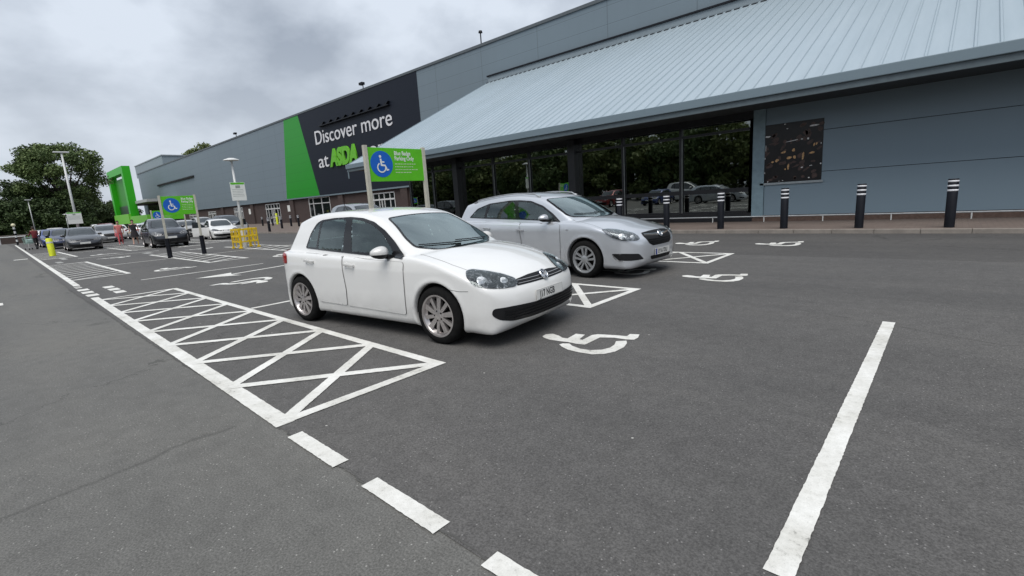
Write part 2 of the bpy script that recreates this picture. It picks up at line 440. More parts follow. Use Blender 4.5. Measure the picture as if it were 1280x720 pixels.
FEAT_E = dict(
 dlo=xz([(.815, 1.0), (.60, 1.155), (.33, 1.308), (.0, 1.412), (-.30, 1.438), (-.60, 1.444), (-1.22, 1.405), (-1.59, 1.31), (-1.825, 1.119), (-1.3, 1.095), (-.28, 1.063), (.25, 1.036)]),
 glass=[xz([(.68, 1.025), (.57, 1.13), (.32, 1.275), (.0, 1.378), (-.345, 1.41), (-.225, 1.082), (.25, 1.055)]),
        xz([(-.45, 1.416), (-.62, 1.416), (-1.18, 1.382), (-1.235, 1.115), (-.335, 1.084)]),
        xz([(-1.275, 1.370), (-1.58, 1.282), (-1.755, 1.135), (-1.325, 1.117)])],
 wind=[(.90, -.745, 1.085), (1.006, -.70, 1.058), (1.215, -.283, 1.048), (1.25, 0, 1.046), (1.215, .283, 1.048), (1.006, .70, 1.058), (.90, .745, 1.085), (.626, .705, 1.238), (.319, .64, 1.40), (.417, .25, 1.444), (.425, 0, 1.448), (.417, -.25, 1.444), (.319, -.64, 1.40), (.626, -.705, 1.238)],
 rear=symy([(-.66, 1.08), (-.56, 1.34), (-.25, 1.37), (0, 1.375)][::-1]),
 doors=[xz([(.85, .955), (.845, .60), (.825, .31), (-.13, .325), (-.09, .55), (-.16, 1.012), (.25, .988)]),
        xz([(-.186, 1.014), (-.113, .55), (-.153, .325), (-.88, .335), (-.92, .48), (-1.04, .68), (-1.20, .80), (-1.285, .92), (-1.295, 1.045)])],
 handles=[(-.12, .865), (-1.08, .90)],
 mirror=(.53, 1.055),
 head=[(1.715, -.862, .863), (1.80, -.77, .868), (1.916, -.675, .848), (2.165, -.58, .782), (2.26, -.56, .72), (2.295, -.575, .677), (2.272, -.642, .654), (2.114, -.822, .665), (1.953, -.869, .715), (1.82, -.879, .785)],
 hcol=(.17, .172, .178), lamps=[((2.06, -.79, .738), .055), ((2.19, -.66, .712), .046)],
 grille=symy([(-.30, .54), (-.40, .588), (-.462, .70), (-.44, .765), (-.2, .782), (0, .785)]), gslats=[(.575, .34), (.612, .37), (.648, .40)], gchrome='wing',
 low=symy([(-.33, .300), (-.375, .368), (0, .372)]), lslats=[.32, .345],
 plate=(.425, .26), badge=(0, .712, .062),
 fog=[(1.906, -.869, .45), (2.10, -.80, .452), (2.299, -.631, .435), (2.335, -.53, .335), (2.20, -.72, .325), (2.044, -.846, .335)],
 seams=[],
 hood=[[(1.75, -.83, .875), (1.5, -.80, .945), (1.25, -.77, 1.01), (1.05, -.75, 1.045)]],
 tail=[(-2.0, -.87, .80), (-2.05, -.84, 1.02), (-2.22, -.72, 1.05), (-2.33, -.50, 1.0), (-2.36, -.50, .85), (-2.2, -.78, .80)],
 seat_x=(.10, -.85), dash=.85, roofrail=True)

def mk(pts, f):
    return [f(*p) for p in pts]
M_ = {}
def car_mats():
    g = M_
    g['black'] = plain('black_plastic', (.007, .007, .008), .5, spec=.3, var=.3)
    g['gloss'] = plain('gloss_black', (.008, .008, .009), .12, var=.2)
    g['gap'] = plain('shut_gap', (.07, .07, .07), .9)
    g['tyre'] = plain('tyre_rubber', (.009, .009, .009), .95, spec=.15, var=.35, scale=20, bmp=.15)
    g['chrome'] = plain('chrome', (.75, .76, .78), .12, 1)
    g['alloy'] = plain('alloy', (.52, .49, .48), .3, .8, var=.1)
    g['cover'] = plain('silver_wheel_cover', (.42, .43, .44), .38, .7, var=.1)
    g['brake'] = plain('brake_dark', (.010, .009, .008), .95, var=.4, spec=.1)
    g['liner'] = plain('arch_liner', (.008, .008, .008), .95)
    g['glass'] = glass_mat('car_glass', (.52, .62, .58), .88, ior=1.55, base=.06)
    g['screen'] = glass_mat('windscreen_glass', (.62, .72, .70), .85, ior=2.0, base=.19)
    g['lens'] = glass_mat('lamp_lens', (.95, .97, 1), .9, ior=1.45)
    g['dglass'] = plain('far_car_glass', (.03, .038, .042), .06, var=.3, spec=.9)
    g['plate'] = plain('plate_white', (.62, .62, .60), .45, var=.04)
    g['yplate'] = plain('plate_yellow', (.70, .52, .06), .45, var=.04)
    g['ptext'] = plain('plate_text', (.012, .012, .015), .6)
    g['blue'] = plain('plate_blue', (.01, .03, .22), .5)
    g['fabric'] = plain('seat_fabric', (.10, .10, .105), .95, var=.25, scale=30)
    g['dash'] = plain('dashboard_plastic', (.03, .03, .032), .8)
    g['red'] = plain('tail_lamp_red', (.30, .012, .012), .15, coat=.6)
    g['refl'] = plain('lamp_reflector', (.62, .64, .67), .2, .3, var=.55, scale=38)
def lamp_mat(c):
    nm = 'lamp_facets_' + str(round(c[0], 2))
    if nm in MATS: return MATS[nm]
    m, nt, b = new_mat(nm); setin(b, rough=.2, metal=.35)
    n = noise(nt, 13, 3, .6, objco(nt), 1.5); n2 = noise(nt, 70, 2, .5, objco(nt))
    r = ramp(nt, math_(nt, 'ADD', math_(nt, 'MULTIPLY', n.outputs['Fac'], .8), math_(nt, 'MULTIPLY', n2.outputs['Fac'], .2)), [(.44, c), (.55, tuple(k * 1.9 for k in c)), (.66, (.58, .59, .60))])
    lk(nt, r.outputs['Color'], b.inputs['Base Color']); bump(nt, b, n.outputs['Fac'], .6, .03); MATS[nm] = m; return m
CACHE = {}
class Typ: pass
def car_type(key, spec, feat, h, T=None, step=.03):
    """compute once: all surface pieces of a car kind; T maps feature points"""
    if key in CACHE: return CACHE[key]
    t = Typ(); t.spec = spec; t.feat = feat; B = t.B = CarBody(spec); F = feat
    if T:
        def tp(l): return [T(*p) for p in l]
        F = dict(feat)
        for k in ('dlo', 'wind', 'rear', 'head', 'grille', 'low', 'tail'): F[k] = tp(F[k])
        for k in ('glass', 'doors', 'seams', 'hood'): F[k] = [tp(l) for l in F[k]]
        if F['fog']: F['fog'] = tp(F['fog'])
        F['handles'] = [(T(x, 0, z)[0], T(x, 0, z)[2]) for x, z in F['handles']]
        F['mirror'] = (T(F['mirror'][0], 0, F['mirror'][1])[0], T(F['mirror'][0], 0, F['mirror'][1])[2])
        q = T(2, 0, F['plate'][0]); F['plate'] = (q[2], F['plate'][1])
        q = T(2, 0, F['badge'][1]); F['badge'] = (0, q[2], F['badge'][2])
        F['lamps'] = [(T(*c), r) for c, r in F['lamps']]
        F['gslats'] = [(T(2, 0, z)[2], w) for z, w in F['gslats']]; F['lslats'] = [T(2, 0, z)[2] for z in F['lslats']]
    t.F = F
    V, Q = B.mesh(h)
    # open the body where the glass is
    C = V[Q].mean(1); keep = np.ones(len(Q), bool); V = V.copy()
    if t_open(h):
        def cut(poly3, U, Wv, cond, grow=.004):
            nonlocal keep
            pl = np.stack([np.array(poly3) @ U, np.array(poly3) @ Wv], 1); cc = pl.mean(0); rr_ = pl - cc
            pl = cc + rr_ * (1 + grow / np.linalg.norm(rr_, axis=1))[:, None]
            c2 = np.stack([C @ U, C @ Wv], 1); keep &= ~(inside(pl, c2[:, 0], c2[:, 1]) & cond(C))
            v2 = np.stack([V @ U, V @ Wv], 1); ins = np.where(inside(pl, v2[:, 0], v2[:, 1]) & cond(V))[0]
            q = v2[ins]; best = np.full(len(q), 1e9); tgt = q.copy()
            for i in range(len(pl)):
                a_, e_ = pl[i], pl[(i + 1) % len(pl)] - pl[i]; tt = np.clip(((q - a_) @ e_) / (e_ @ e_), 0, 1); n_ = a_ + tt[:, None] * e_
                dd = ((q - n_) ** 2).sum(1); m_ = dd < best; best[m_] = dd[m_]; tgt[m_] = n_[m_]
            ok = best < .045 ** 2; ins = ins[ok]; mv = (tgt - q)[ok]
            P_ = (V[ins] + mv[:, :1] * U + mv[:, 1:] * Wv).T; N_ = np.cross(U, Wv)
            for _ in range(4):
                f_ = B.F(*P_); fn_ = B.F(*(P_ + N_[:, None] * .003)); dr = (fn_ - f_) / .003; dr = np.where(np.abs(dr) < .2, .2 * np.sign(dr + 1e-9), dr)
                P_ = P_ - N_[:, None] * np.clip(f_ / dr, -.006, .006)
            for _ in range(6):
                g_ = B.grad(P_); P_ = P_ - g_ * np.clip(B.F(*P_) / ((g_ ** 2).sum(0) + 1e-6), -.01, .01)
            V[ins] = P_.T
        def facing(c_, d_):
            g_ = B.grad(c_.T); return (g_ * np.array(d_)[:, None]).sum(0) / (np.sqrt((g_ ** 2).sum(0)) + 1e-9)
        ex, ez = np.array([1., 0, 0]), np.array([0, 0, 1.])
        for gl in F['glass']:
            for sg in (-1, 1): cut(rnd(gl, .03), ex, ez, lambda c_: (c_[:, 1] * sg > .5) & (facing(c_, (0, sg, 0)) > .3))
        v = np.array([-.9, 0, .45]); v /= np.linalg.norm(v); w3 = np.array(rnd(F['wind'], .06)); w3 = w3.mean(0) + (w3 - w3.mean(0)) * .975
        cut(w3, np.array([0, 1., 0]), v, lambda c_: (c_[:, 0] > 0) & (c_[:, 2] > .9) & (facing(c_, (.447, 0, .894)) > .62))
        r3 = np.array(rnd(F['rear'], .05)); r3 = r3.mean(0) + (r3 - r3.mean(0)) * .98
        cut(r3, np.array([0, 1., 0]), ez, lambda c_: c_[:, 0] < -1.3)
    t.body = (V, Q[keep])
    P = {}
    WD = (-.45, 0, -.9)
    P['wind'] = B.patch(rnd(F['wind'], .06), WD, .002, step)
    sc = np.array(F['wind']).mean(0)
    inner = [tuple(sc + (np.array(p) - sc) * np.array([.955, .955, .955])) for p in F['wind']]
    P['wtrim'] = B.patch(rnd(F['wind'], .06), WD, .005, step, holes=[rnd(inner, .05)])
    P['rear'] = B.patch(rnd(F['rear'], .05), BACK, .003, step)
    P['dlo'] = B.patch(rnd(F['dlo'], .04), SIDE, .006, step, holes=[rnd(g_, .03) for g_ in F['glass']] if t_open(h) else ())
    P['glass'] = [B.patch(rnd(g_, .03), SIDE, .004 if t_open(h) else .009, step) for g_ in F['glass']]
    if key in HERO:
        P['doors'] = [B.patch(rnd(d_, .035), SIDE, .0085, step * .5) for d_ in F['doors']]
        def grow(l, e):
            a = np.array(l); c = a.mean(0); c[1] = 0; r = a - c; return [tuple(c + q * (1 + e / np.linalg.norm(q))) for q in r]
        P['dgap'] = [B.patch(rnd(grow(d_, .004), .035), SIDE, .0055, step * .5) for d_ in F['doors']]
        def strip(l, w, d):
            l = [np.array(p, float) for p in l]; d = np.array(d, float); a = []; b = []
            for i, p in enumerate(l):
                tg = l[min(i + 1, len(l) - 1)] - l[max(i - 1, 0)]; nn = np.cross(tg, d); nn /= np.linalg.norm(nn)
                a.append(tuple(p + nn * w / 2)); b.append(tuple(p - nn * w / 2))
            return a + b[::-1]
        P['seams'] = [B.patch(strip(s_, .0045, SIDE), SIDE, .0015, .02) for s_ in F['seams']]
        P['hood'] = [B.patch(strip(s_, .0045, (0, 0, -1)), (0, 0, -1), .0015, .02) for s_ in F['hood']]
        q = F['head']; P['hoodf'] = []
    P['head'] = B.patch(rnd(F['head'], .03), DIAG, .004, step * .7)
    P['lensp'] = B.patch(rnd(F['head'], .03), DIAG, .013, step * .7)
    P['grille'] = B.patch(rnd(F['grille'], .02), FRONT, .004, step)
    P['low'] = B.patch(rnd(F['low'], .03), FRONT, .004, step)
    P['tail'] = B.patch(rnd(F['tail'], .04), RDIAG, .006, step)
    if F['fog']: P['fog'] = B.patch(rnd(F['fog'], .03), DIAG, .004, step)
    t.P = P
    t.mesh = {}
    CACHE[key] = t; return t
HERO = {'hatch_near', 'estate_near'}
def t_open(h): return h < .03
def surf_point(B, p, d, start=2.6):
    d = np.array(d, float); d /= np.linalg.norm(d); o = np.array(p, float) - d * start
    P, ok = B.hit(o[:, None], d, 0, start * 2, 300)
    g = B.grad(P, .01); g /= np.linalg.norm(g)
    return Vector(P[:, 0]), Vector(g[:, 0])
def flip_patch(pt): return ([(x, -y, z) for x, y, z in pt[0]], [tuple(reversed(f)) for f in pt[1]])
def wheel(root, x, y, rw, rr, width, style, hero, side):
    """side: -1 right, +1 left; the wheel's axis is y"""
    w = empty('wheel', (x, y, rw)); w.parent = root
    M = Matrix.Rotation(R_(90) * (1 if side < 0 else -1), 4, 'X')   # local z -> outward
    n = 48 if hero else 20
    hw = width / 2
    prof = [(rr - .01, -hw), (rr + .02, -hw), (rw - .03, -hw + .005), (rw - .008, -hw + .025), (rw, -hw + .05), (rw, hw - .05), (rw - .008, hw - .025), (rw - .03, hw - .006), (rr + .03, hw), (rr + .008, hw - .006), (rr - .006, hw - .03)]
    mb = MB().lathe(prof, n, M)
    if hero:
        for k in range(3):
            zz = (-.05, 0, .05)[k]; mb.lathe([(rw + .0006, zz - .004), (rw - .004, zz), (rw + .0006, zz + .004)], n, M)
    ty = mb.build('tyre', M_['tyre'], w, smooth=True, angle=40)
    mb = MB(); mb.lathe([(rr - .004, -hw + .02), (rr - .012, -.02), (rr - .015, hw - .06), (rr, hw - .022), (rr + .012, hw - .012), (rr + .012, hw - .003), (rr - .006, hw - .006), (rr - .02, hw - .04), (rr - .03, hw - .05)], n, M)
    if style == 'ten':
        for k in range(10):
            a = 2 * math.pi * k / 10 + .17
            c_, s_ = math.cos(a), math.sin(a)
            wi, wo = (.021, .030) if k % 2 == 0 else (.017, .022)
            R2 = Matrix.Rotation(a, 4, 'Z')
            pr_ = [(.045, -wi), (rr - .015, -wo), (rr - .015, wo), (.045, wi)]
            mb.prism(pr_, hw - .055, hw - .022, M @ R2)
        mb.lathe([(.0, hw - .012), (.03, hw - .013), (.062, hw - .022), (.066, hw - .05)], 24, M)
    else:
        for k in range(5):
            a = 2 * math.pi * k / 5 + .3
            for sg in (-1, 1):
                R2 = Matrix.Rotation(a + sg * .03, 4, 'Z')
                pr_ = [(.05, sg * .004), (rr - .01, sg * .020), (rr - .01, sg * .062), (.05, sg * .034)]
                mb.prism(pr_, hw - .05, hw - .016, M @ R2)
        mb.lathe([(.0, hw - .006), (.04, hw - .008), (.072, hw - .018), (.076, hw - .05)], 24, M)
        mb.lathe([(rr + .006, hw - .014), (rr - .03, hw - .02), (rr - .034, hw - .05)], n, M)
    mb.build('rim', M_['alloy' if style == 'ten' else 'cover'], w, angle=30)
    mb = MB(); mb.lathe([(0, hw - .078), (rr * .62, hw - .078), (rr * .62, hw - .088), (rr - .012, hw - .088)], n, M)
    if hero:
        for k in range(5):
            a = 2 * math.pi * (k + .5) / 5; mb.tube(M @ Vector((.052 * math.cos(a), .052 * math.sin(a), hw - .05)), M @ Vector((.052 * math.cos(a), .052 * math.sin(a), hw - .016)), .009, n=8)
    mb.build('brake_disc', M_['brake'], w)
    return w
def badge_mesh(kind):
    ring = MB(); ring.lathe([(1, 0), (1, .12), (.93, .2), (.86, .2), (.80, .12), (.80, 0)], 28)
    if kind == 'roundel':
        def bar(p, q, w=.10):
            p, q = Vector((*p, 0)), Vector((*q, 0)); d = (q - p).normalized(); n_ = Vector((-d.y, d.x, 0)) * w
            ring.prism([(p + n_)[:2], (p - n_)[:2], (q - n_)[:2], (q + n_)[:2]], 0, .16)
        for s_ in (-1, 1):
            bar((s_ * .36, .78), (0, .10)); bar((s_ * .80, .32), (s_ * .40, -.74)); bar((s_ * .40, -.74), (0, -.04))
    else:
        # a winged creature's head seen sideways, as an abstract curved relief
        pts = crom([(-.6, -.35), (-.2, -.5), (.1, -.25), (.45, -.3), (.6, .05), (.35, .15), (.45, .5), (.05, .3), (-.3, .55), (-.25, .15), (-.55, .1)], 4)
        ring.prism([tuple(p) for p in pts], 0, .16)
    return ring
def place_flat(mbv, pos, nrm, r, up=Vector((0, 0, 1))):
    z = nrm.normalized(); x = up.cross(z).normalized(); y = z.cross(x)
    return Matrix(((x.x * r, y.x * r, z.x * r, pos.x), (x.y * r, y.y * r, z.y * r, pos.y), (x.z * r, y.z * r, z.z * r, pos.z), (0, 0, 0, 1)))
def build_car(name, t, paint, loc, rz, label, group=None, cat='car', scale=1, hero=False, plate=None, euro=False, style='ten', badge='roundel', open_doors=False, wheel_hub=None):
    root = empty(name, loc, R_(rz), label, cat, group)
    root.scale = (scale,) * 3 if isinstance(scale, (int, float)) else scale
    F, P, B, sp = t.F, t.P, t.B, t.spec
    def obj(nm, key, data, mat, par=root, sm=True):
        if key not in t.mesh:
            me = bpy.data.meshes.new(nm); me.from_pydata([tuple(map(float, v)) for v in data[0]], [], [tuple(int(i) for i in f) for f in data[1]]); me.update()
            me.polygons.foreach_set('use_smooth', [sm] * len(me.polygons)); me.materials.append(mat); t.mesh[key] = me
        o = bpy.data.objects.new(nm, t.mesh[key]); COL.objects.link(o); o.parent = par
        o.material_slots[0].link = 'OBJECT'; o.material_slots[0].material = mat
        return o
    body = obj('body', 'body', t.body, paint)
    dg = M_['glass'] if t_open_t(t) else M_['dglass']
    ws = obj('windscreen', 'wind', P['wind'], M_['screen'] if t_open_t(t) else M_['dglass'])
    obj('screen_surround', 'wtrim', P['wtrim'], M_['gloss'], ws)
    obj('rear_window', 'rear', P['rear'], dg)
    obj('grille', 'grille', P['grille'], M_['black'])
    low = obj('lower_grille', 'low', P['low'], M_['black'])
    for s_ in (-1, 1):
        S = (lambda p: p) if s_ < 0 else flip_patch
        k = str(s_)
        tr = obj('window_trim', 'dlo' + k, S(P['dlo']), M_['gloss'])
        for i, g_ in enumerate(P['glass']): obj('side_window', f'gl{i}' + k, S(g_), dg)
        hl = obj('headlight', 'head' + k, S(P['head']), lamp_mat(F['hcol']))
        if hero:
            for c, r in F['lamps']:
                mb = MB()
                p, nrm = surf_point(B, c, DIAG)
                nn = (nrm + Vector((.35, 0, 0))).normalized()
                Mx = place_flat(None, p + nrm * .001, nn, 1)
                mb.lathe([(0, .010), (r * .5, .009), (r * .85, .006), (r, .001)], 22, Mx)
                o = mb.build('reflector', M_['refl'], hl, smooth=True)
                if s_ > 0: o.scale = (1, -1, 1)
            obj('lens', 'lens' + k, S(P['lensp']), M_['lens'], hl)
        obj('tail_light', 'tail' + k, S(P['tail']), M_['red'])
        if F['fog']: obj('fog_recess', 'fog' + k, S(P['fog']), M_['black'])
        if hero:
            for i, (d_, gp) in enumerate(zip(P['doors'], P['dgap'])):
                do = obj('door', f'door{i}' + k, S(d_), paint)
                obj('shut_line', f'gap{i}' + k, S(gp), M_['gap'], do)
                hx, hz = F['handles'][i]
                p, nrm = surf_point(B, (hx, 0, hz), SIDE)
                mb = MB(); mb.cbox(-.095, .095, -.045, -.028, -.014, .014, .008); mb.cbox(-.09, -.065, -.03, .004, -.012, .012, .004); mb.cbox(.065, .09, -.03, .004, -.012, .012, .004)
                o = mb.build('handle', paint, do, angle=50); o.location = (hx, p.y * -s_ + .006 * s_, hz); o.rotation_euler = (0, R_(4), 0)
                if s_ > 0: o.scale = (1, -1, 1)
            for i, q in enumerate(P['seams']): obj('panel_seam', f'seam{i}' + k, S(q), M_['gap'])
            for i, q in enumerate(P['hood']): obj('bonnet_seam', f'hood{i}' + k, S(q), M_['gap'])
        # mirror
        mx, mz = F['mirror']; p, nrm = surf_point(B, (mx, 0, mz), SIDE)
        yb = abs(p.y)
        mr = empty('wing_mirror', (mx, s_ * yb, mz)); mr.parent = root
        bm = bmesh.new(); bmesh.ops.create_uvsphere(bm, u_segments=20, v_segments=12, radius=1)
        for v in bm.verts:
            q = v.co.copy(); fx = max(q.x, -.25) ; v.co = Vector((fx * .085 - (.03 * abs(q.y)), s_ * (.155 + q.y * .115), .03 + q.z * .072 * (1.0 - .15 * q.y * 1)))
        up_ = [f for f in bm.faces if f.calc_center_median().z < .0]
        me1 = bpy.data.meshes.new('mirror_housing'); b2 = bm.copy()
        bmesh.ops.delete(b2, geom=[f for f in b2.faces if f.calc_center_median().z < .014], context='FACES'); b2.to_mesh(me1); b2.free()
        b3 = bm.copy(); bmesh.ops.delete(b3, geom=[f for f in b3.faces if f.calc_center_median().z >= .014], context='FACES')
        me2 = bpy.data.meshes.new('mirror_base'); b3.to_mesh(me2); b3.free(); bm.free()
        if s_ < 0: me1.flip_normals(); me2.flip_normals()
        for nm, me, mt in (('mirror_housing', me1, paint), ('mirror_base', me2, M_['black'])):
            me.polygons.foreach_set('use_smooth', [True] * len(me.polygons)); me.materials.append(mt)
            o = bpy.data.objects.new(nm, me); COL.objects.link(o); o.parent = mr
            if s_ > 0: pass
        mb = MB(); mb.cbox(-.035, .05, min(0, s_ * .10), max(0, s_ * .10), -.045, -.005, .01); mb.build('mirror_arm', M_['black'], mr)
        # wheels and liners
        for xa in (sp['xf'], sp['xr']):
            wv = empty('wheel', (xa, s_ * (sp['w'] / 2 - .125), sp['rw']))
            kk = 'wheel' + k
            if kk not in t.mesh:
                COLtmp = wheel(root, xa, s_ * (sp['w'] / 2 - .125), sp['rw'], sp['rw'] * .69, .215, style, hero, s_)
                t.mesh[kk] = COLtmp; bpy.data.objects.remove(wv)
            else:
                bpy.data.objects.remove(wv); src = t.mesh[kk]
                c = copy_tree(src); c.parent = root; c.location = (xa, s_ * (sp['w'] / 2 - .125), sp['rw'])
            if hero:
                R = sp['arch']; prof = [(0, 0), (R - .004, 0), (R - .004, .27)]
                M = Matrix.Translation((xa, s_ * .56, sp['rw'])) @ Matrix.Rotation(R_(90) * (1 if s_ < 0 else -1), 4, 'X')
                bm_ = MB().lathe(prof, 40, M)
                keepf = [f for f in bm_.f if np.mean([bm_.v[i][2] for i in f]) > sp['rw'] + .02]
                bm_.f = keepf; o = bm_.build('wheel_arch', M_['liner'], root, smooth=True)
    # underbody
    mb = MB(); mb.cbox(sp['x0'] + .25, sp['x1'] - .25, -.55, .55, .17, .30, .03); mb.cbox(sp['xr'] + .45, sp['xf'] - .45, -.72, .72, .17, .30, .03)
    mb.build('underbody', M_['liner'], root)
    # number plates
    pz, ph = F['plate']
    for fr in (1, -1):
        if fr < 0: zz = pz + .12
        else: zz = pz
        p, nrm = surf_point(B, (0, 0, zz), FRONT if fr > 0 else BACK)
        pl = empty('number_plate', (p.x + fr * .006, 0, zz)); pl.parent = root
        nn = Vector((nrm.x, 0, nrm.z)).normalized(); ang = math.atan2(nn.z, abs(nn.x))
        pl.rotation_euler = (0, -ang * .5 * fr, 0)
        if fr < 0: pl.rotation_euler = (0, -ang * .5, math.pi)
        mb = MB(); mb.cbox(-.004, .006, -.26, .26, -.056, .056, .004); mb.build('plate_panel', M_['plate' if fr > 0 else 'yplate'], pl)
        if plate and hero:
            M = Matrix.Translation((.0072, -.205 if not euro else -.17, -.031)) @ Matrix.Rotation(R_(90), 4, 'Z') @ Matrix.Rotation(R_(90), 4, 'X')
            if fr > 0 or True:
                text_obj('plate_text', plate, .100, M_['ptext'], pl, M, .0008, sx=.80 if not euro else .74, offset=.0016, spacing=1.02)
            mb = MB(); e = .0025; X = .0066
            for a in ((-.257, .257, .050, .0525), (-.257, .257, -.0525, -.050)): mb.box(X - .001, X, *a)
            for a in ((-.257, -.2545, -.05, .05), (.2545, .257, -.05, .05)): mb.box(X - .001, X, *a)
            mb.build('plate_border', plain('plate_border_grey', (.2, .2, .2), .6), pl)
            if euro:
                mb = MB(); mb.box(.0055, .0068, -.255, -.205, -.052, .052); mb.build('plate_band', M_['blue'], pl)
    if hero:
        # grille slats and chrome
        def bars(zs, mat, nm, hgt, dep, par):
            for z_, w_ in zs:
                mb = MB(); n_ = 18; ys = np.linspace(-w_, w_, n_ + 1); ring = []
                for y_ in ys:
                    q, g_ = surf_point(B, (0, float(y_), z_), FRONT); ring.append((q, g_))
                vs = []; fs = []
                for q, g_ in ring:
                    o_ = Vector((g_.x, g_.y, 0)).normalized() * dep
                    vs += [q + Vector((0, 0, -hgt)), q + o_ + Vector((0, 0, -hgt * .6)), q + o_ + Vector((0, 0, hgt * .6)), q + Vector((0, 0, hgt))]
                for i in range(n_):
                    for j in range(3): a = i * 4 + j; fs.append((a, a + 1, a + 5, a + 4))
                mb.add(vs, fs); mb.build(nm, mat, par, angle=40)
        gr = [c for c in root.children if c.name.startswith('grille')][0]
        if F['gchrome'] == 'wing':
            bars([(z, w) for z, w in F['gslats']], M_['gloss'], 'grille_slat', .006, .018, gr)
            for s_ in (-1, 1):
                vs = []; fs = []; n_ = 10
                for i in range(n_ + 1):
                    u_ = i / n_; y_ = s_ * (.06 + u_ * .375); z_ = .712 + .022 * u_; hh = .026 + .004 * u_ * 0 - .006 * (u_)
                    q, g_ = surf_point(B, (0, y_, z_), FRONT); o_ = Vector((g_.x, g_.y, 0)).normalized() * .022
                    vs += [q + Vector((0, 0, -hh)), q + o_ + Vector((0, 0, -hh * .6)), q + o_ + Vector((0, 0, hh * .6)), q + Vector((0, 0, hh))]
                for i in range(n_):
                    for j in range(3): a = i * 4 + j; fs.append((a, a + 1, a + 5, a + 4))
                MB().add(vs, fs).build('chrome_wing', M_['chrome'], gr, angle=40)
            # bright edge of the grille
        else:
            bars(F['gslats'], plain('bright_slat', (.42, .43, .45), .3, .2, var=.05), 'grille_slat', .0024, .012, gr)
        bars([(z, (.30 if F['gchrome'] == 'wing' else (.58 if z < .31 else .68))) for z in F['lslats']], M_['gloss'], 'grille_slat', .006, .014, low)
        by, bz, br = F['badge']; q, g_ = surf_point(B, (0, 0, bz), FRONT)
        g_ = Vector((g_.x, 0, g_.z * .7)).normalized()
        Mx = place_flat(None, q + g_ * .018, g_, br)
        bd = badge_mesh(badge); bd.v = [tuple(Mx @ Vector(v)) for v in bd.v]; b_ = bd.build('badge', M_['chrome'], root, angle=40)
        MB().lathe([(0, .0), (br * .86, .0), (br * .98, -.03)], 28, place_flat(None, q + g_ * .0185, g_, 1)).build('badge_back', plain('badge_blue_black', (.01, .014, .03), .2), b_, angle=40)
        if F['fog']:
            for s_ in (-1, 1):
                vs = []; fs = []
                line = [(1.935, .43), (1.965, .385), (2.01, .345), (2.06, .325), (2.12, .318)]
                for i, (x_, z_) in enumerate(line):
                    q, g_ = surf_point(B, (x_, 0, z_), SIDE)
                    q = Vector((q.x, q.y, q.z)); o_ = g_ * .010; w_ = .013 - .002 * i
                    tg = Vector((line[min(i + 1, 4)][0] - line[max(i - 1, 0)][0], 0, line[min(i + 1, 4)][1] - line[max(i - 1, 0)][1])).normalized(); nn = Vector((-tg.z, 0, tg.x))
                    for a_ in (q - nn * w_, q - nn * w_ * .6 + o_, q + nn * w_ * .6 + o_, q + nn * w_): vs.append((a_.x, a_.y * -s_, a_.z))
                for i in range(4):
                    for j in range(3): a = i * 4 + j; fs.append((a, a + 1, a + 5, a + 4))
                MB().add(vs, fs).build('fog_trim', M_['chrome'], root, angle=40)
        # interior
        MB().cbox(-1.45, 1.0, -.68, .68, .30, .36, .02).build('cabin_floor', M_['dash'], root)
        mb = MB(); dx = F['dash']; z0 = .93 if not F['roofrail'] else 1.0
        mb.cbox(dx - .12, dx + .28, -.66, .66, z0 - .30, z0 - .02, .06); mb.cbox(dx - .20, dx - .02, .18, .56, z0 - .10, z0 + .03, .04)
        mb.build('dashboard', M_['dash'], root, angle=40)
        sw = MB(); Mx = Matrix.Translation((dx - .27, .0, z0 - .06)) @ Matrix.Rotation(R_(-65), 4, 'Y')
        ring = [(.18 + .014 * math.cos(a), .014 * math.sin(a)) for a in np.linspace(0, 2 * math.pi, 9)[:-1]]
        Mx = Matrix.Translation((dx - .27, -.37, z0 - .06)) @ Matrix.Rotation(R_(-65), 4, 'Y')
        sw.lathe(ring, 24, Mx, close=True); sw.cbox(-.02, .02, -.17, .17, -.012, .012, .005, Mx); sw.lathe([(0, .02), (.05, .015), (.06, -.02)], 12, Mx)
        sw.build('steering_wheel', M_['dash'], root, angle=40)
        zb = z0 - .40
        for sx in F['seat_x']:
            for sy in ((-.37, .37) if sx > -.3 else (-.42, .42, 0)):
                st = MB(); st.cbox(sx - .22, sx + .28, sy - .24, sy + .24, zb - .16, zb, .05)
                Mx = Matrix.Translation((sx - .22, sy, zb - .05)) @ Matrix.Rotation(R_(-14), 4, 'Y')
                st.cbox(-.07, .07, -.24, .24, 0, .58, .05, Mx); st.cbox(-.05, .05, -.13, .13, .64, .82, .04, Mx); st.tube(Mx @ Vector((0, .06, .55)), Mx @ Vector((0, .06, .66)), .008); st.tube(Mx @ Vector((0, -.06, .55)), Mx @ Vector((0, -.06, .66)), .008)
                st.build('seat', M_['fabric'], root, angle=40)
        # rear view mirror, wipers, rubber strip, aerial
        mb = MB(); q, g_ = surf_point(B, (.33, 0, 1.3), (-.45, 0, -.9)); mb.cbox(q.x - .10, q.x - .07, -.12, .12, q.z - .10, q.z - .04, .01); mb.build('interior_mirror', M_['dash'], root)
        wp = MB()
        for y0, y1, up_ in ((.50, -.10, .05), (-.05, -.60, .045)):
            pts = []
            for k_ in range(9):
                u_ = k_ / 8; yy = y0 + (y1 - y0) * u_
                base = 1.0 if F['roofrail'] else .84
                q, g_ = surf_point(B, ((1.12 if F['roofrail'] else 1.0) - .9 * yy * yy * .35 - up_ * (1 + u_), yy, 1.03 if F['roofrail'] else .99), (-.45, 0, -.9)); pts.append(q + g_ * .014)
            wp.path(pts, .006, 6)
        wp.build('wiper', M_['black'], root)
